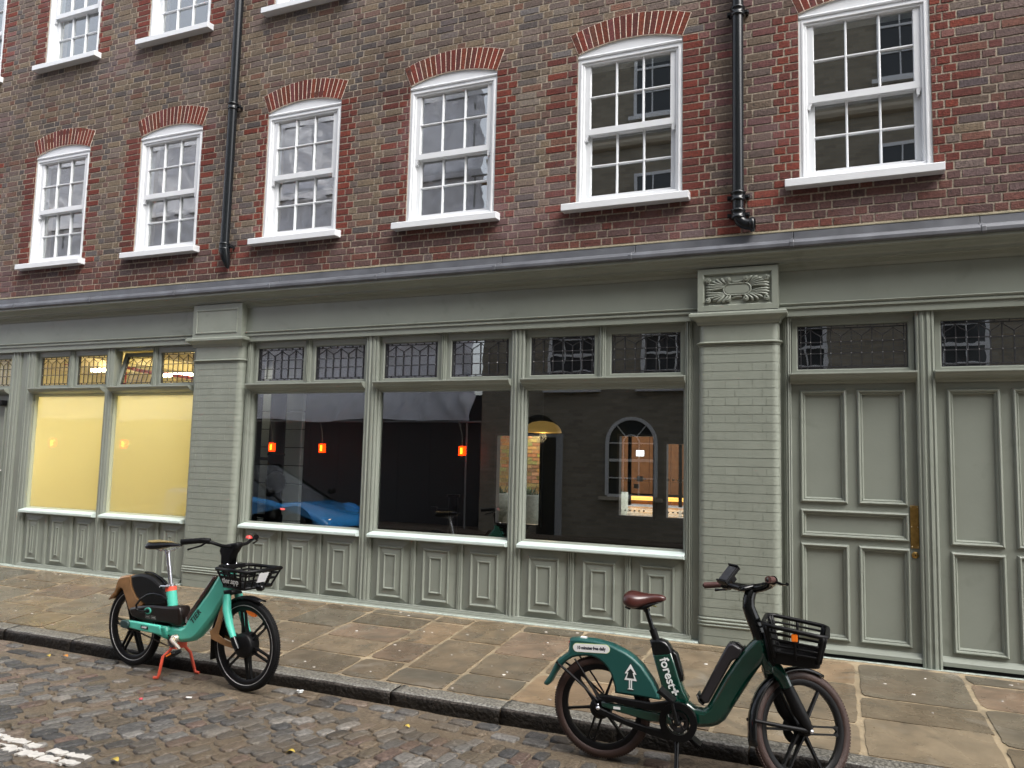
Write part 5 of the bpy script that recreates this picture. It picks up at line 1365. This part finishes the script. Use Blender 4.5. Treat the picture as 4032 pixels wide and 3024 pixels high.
# ---------------- dark green bicycle
def green_bike():
    t = empty('bicycle', (-1.3651,-2.3853,ZR+.004), math.atan2(.01849,.99983), 'dark green hire bicycle with brown tyres and brown saddle, on the right', 'bicycle', 'hire bicycles parked along the kerb')
    arms = [(-2,True),(58,False),(118,True),(178,False),(-122,True),(-62,False)]
    wheel(t, -.004, .285, .285, .026, BRTYRE, [(10+a, p) for a, p in [(0,False),(60,False),(120,True),(180,False),(-118,True),(-60,False)]] , lining=False, hub=(.062,.058))
    # big moulded rear mudguard with side fairing
    out_ = [(-.196,.655),(-.135,.662),(-.041,.660),(.053,.646),(.145,.612),(.190,.585),(.236,.548),(.296,.473),(.322,.430),(.337,.393),(.342,.372),(.25,.374),(.081,.377),(.078,.41),(.068,.444),(.055,.48),(.036,.510),(.012,.535),(-.014,.551),(-.040,.561),(-.064,.566),(-.095,.566),(-.121,.562),(-.150,.556),(-.178,.547),(-.222,.518),(-.260,.475),(-.291,.430),(-.312,.388),(-.330,.368),(-.352,.372),(-.354,.384),(-.340,.402),(-.318,.435),(-.302,.47),(-.286,.502),(-.262,.533),(-.236,.555),(-.205,.576)]
    g = MB(); g.prism(out_, -.042, .042, .013); mg = g.build('rear_mudguard', MGREEN, t)
    g = MB(); g.box(-.206,-.196,-.022,.022,.592,.640); bevel(g.build('rear_light', mat('red_lens', (.45,.01,.02), .2, coat=.6), mg), .004)
    g = MB(); g.box(-.135,-.100,-.020,.006,.660,.668); g.build('top_tag', WHT, mg)
    # sticker
    def pill(x0, z0, x1, z1, r_, n_=9):
        d = Vector((x1-x0, z1-z0)).normalized(); a = math.degrees(math.atan2(d.y, d.x))
        return [(x1+r_*math.cos(R(a-90+180*i/n_)), z1+r_*math.sin(R(a-90+180*i/n_))) for i in range(n_+1)] + [(x0+r_*math.cos(R(a+90+180*i/n_)), z0+r_*math.sin(R(a+90+180*i/n_))) for i in range(n_+1)]
    g = MB(); g.prism(pill(-.148,.6105,.026,.6195,.0255), -.0432, -.0418); g.build('sticker_edge', mat('lime_edge', (.50,.62,.20), .5), mg)
    g = MB(); g.prism(pill(-.148,.6105,.026,.6195,.0235), -.0440, -.0425); st = g.build('sticker', WHT, mg)
    text_mesh('lettering', '10 minutes free daily', .0250, mat('ink', (.012,.012,.03), .6), st, Matrix.Translation((-.061,-.0443,.6150)) @ Matrix.Rotation(R(-3.0),4,'Y') @ Matrix.Rotation(R(90),4,'X'), .0004, 1.0, .0010, .82)
    # tree emblem: black ground, white outline
    TR = [(0,.070),(.034,.014),(.020,.014),(.036,-.022),(.009,-.022),(.009,-.066),(.019,-.072),(-.019,-.072),(-.009,-.066),(-.009,-.022),(-.036,-.022),(-.020,.014),(-.034,.014)]
    def emb(sc, y0, y1, m_, name, off=0.0, P=TR):
        g = MB(); g.prism([(.174+x*sc, .484+off+z*sc) for x,z in P], y0, y1); return g.build(name, m_, mg)
    emb(1.10, -.0432, -.0420, BLKD, 'emblem_ground'); emb(1.0, -.0440, -.0428, WHT, 'emblem')
    emb(1, -.0448, -.0436, BLKD, 'emblem_inner', P=[(0,.044),(.020,.022),(.012,.022),(.022,-.010),(-.022,-.010),(-.012,.022),(-.020,.022)])
    g = MB(); g.box(.172,.176,-.0449,-.0437,.420,.463); g.build('emblem_slot', MGREEN, mg)
    # seat tube casing and green panel with the lettering
    g = MB(); g.prism([(.278,.694),(.337,.704),(.372,.694),(.392,.672),(.408,.640),(.420,.600),(.30,.60),(.292,.640)], -.038, .038, .014); g.build('seat_tube_cap', GLOSSB, t)
    g = MB(); g.prism([(.398,.655),(.434,.632),(.448,.585),(.466,.530),(.470,.490),(.450,.480),(.43,.52),(.40,.60)], -.030, .030, .010); g.build('controller_box', GLOSSB, t)
    g = MB(); g.prism([(.296,.620),(.404,.640),(.440,.530),(.470,.440),(.500,.395),(.480,.30),(.40,.27),(.375,.36),(.355,.43)], -.040, .040, .012); sp_ = g.build('seat_tube', DGREEN, t)
    ang = 71
    text_mesh('lettering', 'forest', .071, WHT, sp_, Matrix.Translation((.386,-.0415,.529)) @ Matrix.Rotation(R(ang),4,'Y') @ Matrix.Rotation(R(90),4,'X'), .0010, .98, .0012)
    g = MB(); M_ = Matrix.Translation((.428,0,.432)) @ Matrix.Rotation(R(ang),4,'Y')
    for a, b_ in (((-.020,-.006),(.020,.006)),((-.006,-.020),(.006,.020))):
        vs = [(a[0],-.0428,a[1]),(b_[0],-.0428,a[1]),(b_[0],-.0428,b_[1]),(a[0],-.0428,b_[1])]
        g.add([tuple(M_ @ Vector(v)) for v in vs], [(0,1,2,3)])
    g.build('plus_mark', WHT, sp_, norm=False)
    # main frame
    fr = [(.430,.455),(.455,.411),(.489,.383),(.535,.357),(.578,.352),(.602,.374),(.690,.540),(.772,.672),(.835,.745),(.870,.775),(.905,.778),(.925,.72),(.915,.665),(.87,.60),(.78,.45),(.696,.310),(.660,.280),(.624,.264),(.557,.252),(.501,.258),(.44,.27),(.40,.30)]
    g = MB(); g.prism(fr, -.042, .042, .026); g.build('frame', DGREEN, t)
    g = MB(); g.prism([(.560,.418),(.590,.388),(.612,.396),(.735,.632),(.772,.655),(.790,.690),(.790,.703),(.772,.712),(.742,.728),(.715,.722),(.700,.700)], -.047, .047, .012)
    bt_ = g.build('battery', mat('battery_black', (.022,.020,.024), .35, coat=.3), t)
    g = MB(); g.tube([(.722,0,.700),(.735,0,.722),(.765,0,.722),(.792,0,.700),(.798,0,.690)], .009, 8); g.build('battery_handle', GLOSSB, bt_)
    g = MB(); g.prism([(.785,.672),(.800,.676),(.803,.712),(.795,.715)], -.03, .03, .004); g.build('battery_latch', GLOSSB, bt_)
    g = MB(); g.prism([(.545,.430),(.556,.396),(.580,.378),(.588,.386),(.562,.404),(.553,.433)], -.049, .049, .004); g.build('battery_foot', GLOSSB, bt_)
    # chainstay, chain case, crankset
    g = MB()
    for sy in (-1,1): g.prism([(.010,.302),(.012,.335),(.10,.330),(.28,.318),(.40,.312),(.42,.262),(.28,.262),(.12,.285)], sy*.066-.012, sy*.066+.012, .010)
    g.build('chainstay', DGREEN, t)
    g = MB(); g.box(.085,.125,-.0795,-.0785,.303,.317); g.build('frame_sticker', WHT, t)
    def arcs(cx, cz, r_, a0, a1, n_): return arcpts(cx, cz, r_, a0, a1, n_)
    g = MB()
    # upper cover
    g.prism([(.0,.358),(.05,.372),(.10,.370),(.30,.364),(.40,.390),(.47,.372),(.44,.34),(.30,.322),(.10,.338),(.03,.335)], -.084, -.058, .006)
    # lower band
    g.prism([(-.028,.330),(-.036,.300),(-.020,.272),(.02,.258),(.16,.222),(.30,.190),(.40,.175),(.44,.20),(.40,.225),(.28,.232),(.16,.252),(.05,.285),(.0,.300)], -.084, -.058, .006)
    # ring round the chainwheel
    N = 30; cx_, cz_, r0_, r1_ = .452,.282,.068,.104; O = arcpts(cx_, cz_, r1_, 0, 360, N)[:-1]; I = arcpts(cx_, cz_, r0_, 0, 360, N)[:-1]
    vs = [(x,-.088,z) for x,z in O]+[(x,-.090,z) for x,z in I]+[(x,-.060,z) for x,z in O]+[(x,-.060,z) for x,z in I]
    g.add(vs, [(i,(i+1)%N,N+(i+1)%N,N+i) for i in range(N)]+[(i,(i+1)%N,2*N+(i+1)%N,2*N+i) for i in range(N)]+[(N+i,N+(i+1)%N,3*N+(i+1)%N,3*N+i) for i in range(N)])
    g.build('chain_case', BLACK, t)
    g = MB(); g.lathe([(.055,-.072),(.058,-.070),(.058,-.066),(.030,-.066),(.030,-.072),(.055,-.072)], (.452,0,.282), 30, 'Y')
    for k in range(5): a = R(72*k+20); g.tube([(.452,-.069,.282),(.452+.052*math.cos(a),-.069,.282+.052*math.sin(a))], .006, 6)
    g.build('chainwheel', mat('dark_steel', (.06,.06,.065), .35, metal=.8), t)
    g = MB(); g.lathe([(.0001,-.108),(.014,-.108),(.018,-.100),(.018,.100),(.0001,.100)], (.450,0,.282), 16, 'Y')
    g.tube([(.450,-.104,.282),(.436,-.108,.345),(.412,-.110,.425)], [.014,.012,.011], 10); g.tube([(.450,.104,.282),(.47,.108,.22),(.49,.110,.14)], [.014,.012,.011], 10); g.build('crank', GLOSSB, t)
    for (x_, y_, z_) in ((.405,-.160,.440),(.495,.160,.125)):
        g = MB(); g.box(-.046,.046,-.042,.042,-.011,.011); g.box(-.050,-.040,-.046,.046,-.014,.014); g.box(.040,.050,-.046,.046,-.014,.014)
        p_ = g.build('pedal', BLACK, t); p_.location = (x_,y_,z_); p_.rotation_euler = (0,R(35),0); bevel(p_, .005)
    g = MB(); g.lathe([(.0001,-.100),(.008,-.098),(.012,-.092),(.013,-.084)], (-.003,0,.298), 14, 'Y'); g.lathe([(.0001,-.095),(.004,-.094),(.005,-.084)], (-.003,0,.318), 10, 'Y'); g.build('axle_nut', CHROME, t)
    # mudguard stays
    g = MB()
    for sy in (-1,1):
        g.tube([(-.010,sy*.066,.330),(-.10,sy*.058,.400),(-.20,sy*.052,.470),(-.262,sy*.044,.505)], [.007,.009,.011,.008], 8, flat=.7)
        g.tube([(-.01,sy*.062,.345),(-.07,sy*.056,.43),(-.115,sy*.050,.49),(-.16,sy*.044,.545)], .0055, 8)
    g.tube([(-.270,-.044,.510),(-.262,0,.528),(-.270,.044,.510)], .008, 8); g.build('mudguard_stay', BLACK, t)
    # kickstand leaning out to the near side
    g = MB(); g.tube([(.440,-.055,.190),(.446,-.085,.13),(.452,-.135,.03),(.452,-.150,.004)], [.016,.013,.011,.012], 12); g.box(.415,.47,-.075,.0,.175,.215); g.lathe([(.0001,-.006),(.020,-.004),(.022,.006),(.012,.012)], (.455,-.152,.006), 14); g.build('kickstand', GLOSSB, t)
    # seat post and saddle
    g = MB(); g.tube([(.312,0,.690),(.290,0,.752)], .021, 18); g.build('post_sleeve', BLACK, t)
    g = MB(); g.tube([(.300,0,.72),(.252,0,.862)], .0135, 16); g.tube([(.256,0,.85),(.250,0,.872)], .020, 12); g.build('seat_post', GLOSSB, t)
    sd_ = saddle(t, [(.122,.050,.930,.895),(.132,.078,.950,.880),(.165,.096,.964,.862),(.205,.090,.956,.862),(.240,.064,.950,.880),(.275,.044,.950,.892),(.320,.034,.952,.905),(.352,.028,.948,.914),(.366,.014,.936,.920)], BRLEATH, BLACK)
    g = MB(); g.prism([(.135,.890),(.18,.862),(.25,.862),(.30,.893),(.345,.912),(.30,.905),(.24,.885)], -.05, .05, .006); g.tube([(.165,-.03,.885),(.155,-.035,.858)], .012, 8); g.tube([(.155,.03,.885),(.135,.03,.868),(.128,.03,.850)], .010, 8); g.build('saddle_base', BLACK, sd_)
    g = MB(); g.tube([(.262,-.018,.868),(.275,-.03,.883),(.30,-.036,.890),(.318,-.036,.886)], .0028, 6); g.build('cable_tie', mat('yellow_tie', (.55,.52,.08), .5), sd_)
    # head tube and basket stay straight with the frame
    g = MB(); g.tube([(.868,0,.775),(.925,0,.605)], .030, 20, flat=1.25); g.build('head_tube', DGREEN, t)
    g = MB(); g.prism([(.900,.800),(.945,.790),(.975,.66),(.955,.62),(.925,.66)], -.05, .05, .012); g.build('basket_mount', BLACK, t)
    b = MB()
    def ro(x0, x1, hy, z, r_, n_=5):
        P = []
        for cx_, cy_, a0 in ((x1-r_,hy-r_,0),(x0+r_,hy-r_,90),(x0+r_,-hy+r_,180),(x1-r_,-hy+r_,270)):
            P += [(cx_+r_*math.cos(R(a0+90*i/n_)), cy_+r_*math.sin(R(a0+90*i/n_)), z) for i in range(n_+1)]
        return P
    def tiltz(P, k): return [(x,y,z+(x-.91)*k) for x,y,z in P]
    L = []
    for v in range(7):
        u = v/6; x0, x1, hy, z = lerp(.955,.905,u), lerp(1.185,1.225,u), lerp(.125,.165,u), lerp(.665,.868,u)
        L.append(tiltz(ro(x0,x1,hy,z,lerp(.04,.055,u)), lerp(-.02,-.13,u)))
    b.tube(L[6], .0120, 8, closed=True)
    for v in (2,3,4,5): b.tube(L[v], .0062, 6, closed=True)
    n_ = len(L[0]); b.add(L[0]+L[1], [(i,(i+1)%n_,n_+(i+1)%n_,n_+i) for i in range(n_)]); b.add(L[1]+L[2], [(i,(i+1)%n_,n_+(i+1)%n_,n_+i) for i in range(n_)])
    b.add(L[0], [tuple(range(n_))]); 
    for k in (2,3,8,9,14,15,20,21): b.tube([L[v][k] for v in range(1,7)], .013, 6)
    for (fa, fb) in ((17,18),(5,6),(11,12),(23,0)):
        b.tube([tuple((L[v][fa][k]+L[v][fb][k])/2 for k in range(3)) for v in range(1,7)], .0085, 6)
    bo = b.build('basket', BLACK, t); s_ = bo.modifiers.new('e','SOLIDIFY'); s_.thickness = .002
    p_ = tuple((L[5][17][k]+L[5][18][k])/2 for k in range(3))
    g = MB(); g.box(p_[0]-.016,p_[0]+.016,p_[1]-.014,p_[1]-.004,p_[2]-.022,p_[2]+.018); bevel(g.build('side_reflector', ORG, bo), .005)
    # steered parts, built straight and turned to the left about the steering axis
    S = Matrix.Translation((.905,0,.700)) @ Matrix.Rotation(R(41),4,Vector((-.30,0,.954))) @ Matrix.Translation((-.905,0,-.700))
    def steer(o): o.matrix_basis = S @ o.matrix_basis; return o
    steer(wheel(t, 1.105, .302, .302, .026, BRTYRE, arms, lining=False, hub=(.030,.055), disc=True))
    g = MB()
    for sy in (-1,1): g.tube([(.925,sy*.0,.640),(.945,sy*.045,.600),(.965,sy*.062,.560),(.995,sy*.062,.500)], [.034,.030,.027,.025], 16, flat=1.2)
    g.tube([(.940,-.05,.605),(.940,.05,.605)], .030, 14); steer(g.build('fork', DGREEN, t))
    for sy in (-1,1):
        g = MB(); g.tube([(.985,sy*.064,.520),(1.045,sy*.068,.400),(1.098,sy*.068,.318),(1.106,sy*.068,.296)], [.029,.032,.022,.016], 16, flat=1.15); steer(g.build('fork_cover', BLACK, t))
    g = MB(); g.lathe([(.0001,-.092),(.009,-.090),(.012,-.084),(.013,-.07)], (1.105,0,.302), 14, 'Y'); steer(g.build('axle_nut', CHROME, t))
    s_ = MB(); vs = []; n2 = 0
    for a in range(62,196,6):
        rr_ = .320+(.006 if a > 185 else 0)
        for (yy, dz) in ((-.034,-.020),(-.028,-.004),(0,.002),(.028,-.004),(.034,-.020)):
            vs.append((1.105+(rr_+dz)*math.cos(R(a)), yy, .302+(rr_+dz)*math.sin(R(a))))
        n2 += 1
    s_.add(vs, [(5*i+k,5*i+k+1,5*i+k+6,5*i+k+5) for i in range(n2-1) for k in range(4)], True)
    o = s_.build('front_mudguard', GLOSSB, t); sm = o.modifiers.new('s','SOLIDIFY'); sm.thickness = .004; steer(o)
    g = MB()
    for sy in (-1,1): g.tube([(1.105,sy*.074,.302),(.95,sy*.060,.325),(.795,sy*.036,.350)], [.009,.008,.006], 8, flat=1.4)
    steer(g.build('mudguard_stay', BLACK, t))
    g = MB(); g.tube([(.880,0,.760),(.862,0,.815),(.835,0,.880),(.818,0,.925),(.822,0,.965),(.835,0,1.000),(.850,0,1.020)], [.036,.037,.036,.034,.032,.031,.030], 20); steer(g.build('stem', GLOSSB, t))
    g = MB()
    for sy in (-1,1): g.tube([(.850,0,1.022),(.865,sy*.08,1.030),(.862,sy*.15,1.040),(.835,sy*.21,1.052),(.800,sy*.26,1.055)], [.026,.024,.022,.018,.016], 14)
    g.prism([(.770,1.006),(.86,1.02),(.885,1.045),(.85,1.050),(.775,1.030)], -.03, .03, .01); steer(g.build('handlebar', GLOSSB, t))
    for sy in (-1,1):
        g = MB(); pts = [(lerp(.812,.735,i/6), sy*lerp(.245,.315,i/6), lerp(1.056,1.050,i/6)) for i in range(7)]; g.tube(pts, .0175, 16); steer(g.build('grip', BRGRIP, t))
        g = MB(); g.lathe([(.0001,0),(.010,0),(.011,.001)], (0,0,0), 10); o = g.build('grip_end', BLACK, t); o.location = (.7335,sy*.3165,1.05); o.rotation_euler = (R(90*sy),0,0); steer(o)
        g = MB(); g.tube([(.835,sy*.215,1.052),(.815,sy*.242,1.055)], .024, 14); g.tube([(.86,sy*.215,1.045),(.868,sy*.25,1.035),(.84,sy*.315,1.03),(.825,sy*.345,1.03)], [.009,.007,.006,.009], 8); steer(g.build('brake_lever', GLOSSB, t))
    # phone cradle on the far side of the bar
    g = MB(); g.box(-.062,.062,-.034,.034,-.012,.012); g.box(-.066,-.056,-.037,.037,-.012,.024); g.box(.056,.066,-.037,.037,-.012,.024); g.box(-.02,.02,-.02,.02,-.05,-.012)
    o = g.build('phone_cradle', BLACK, t); bevel(o, .004); o.location = (.775,.115,1.100); o.rotation_euler = (R(18),R(-48),0); steer(o)
    g = MB(); g.box(-.050,.050,-.027,.027,.010,.018); o2 = g.build('cradle_pad', mat('grey_pad', (.025,.027,.032), .3), t); o2.location = (.775,.115,1.100); o2.rotation_euler = (R(18),R(-48),0); steer(o2)
green_bike()
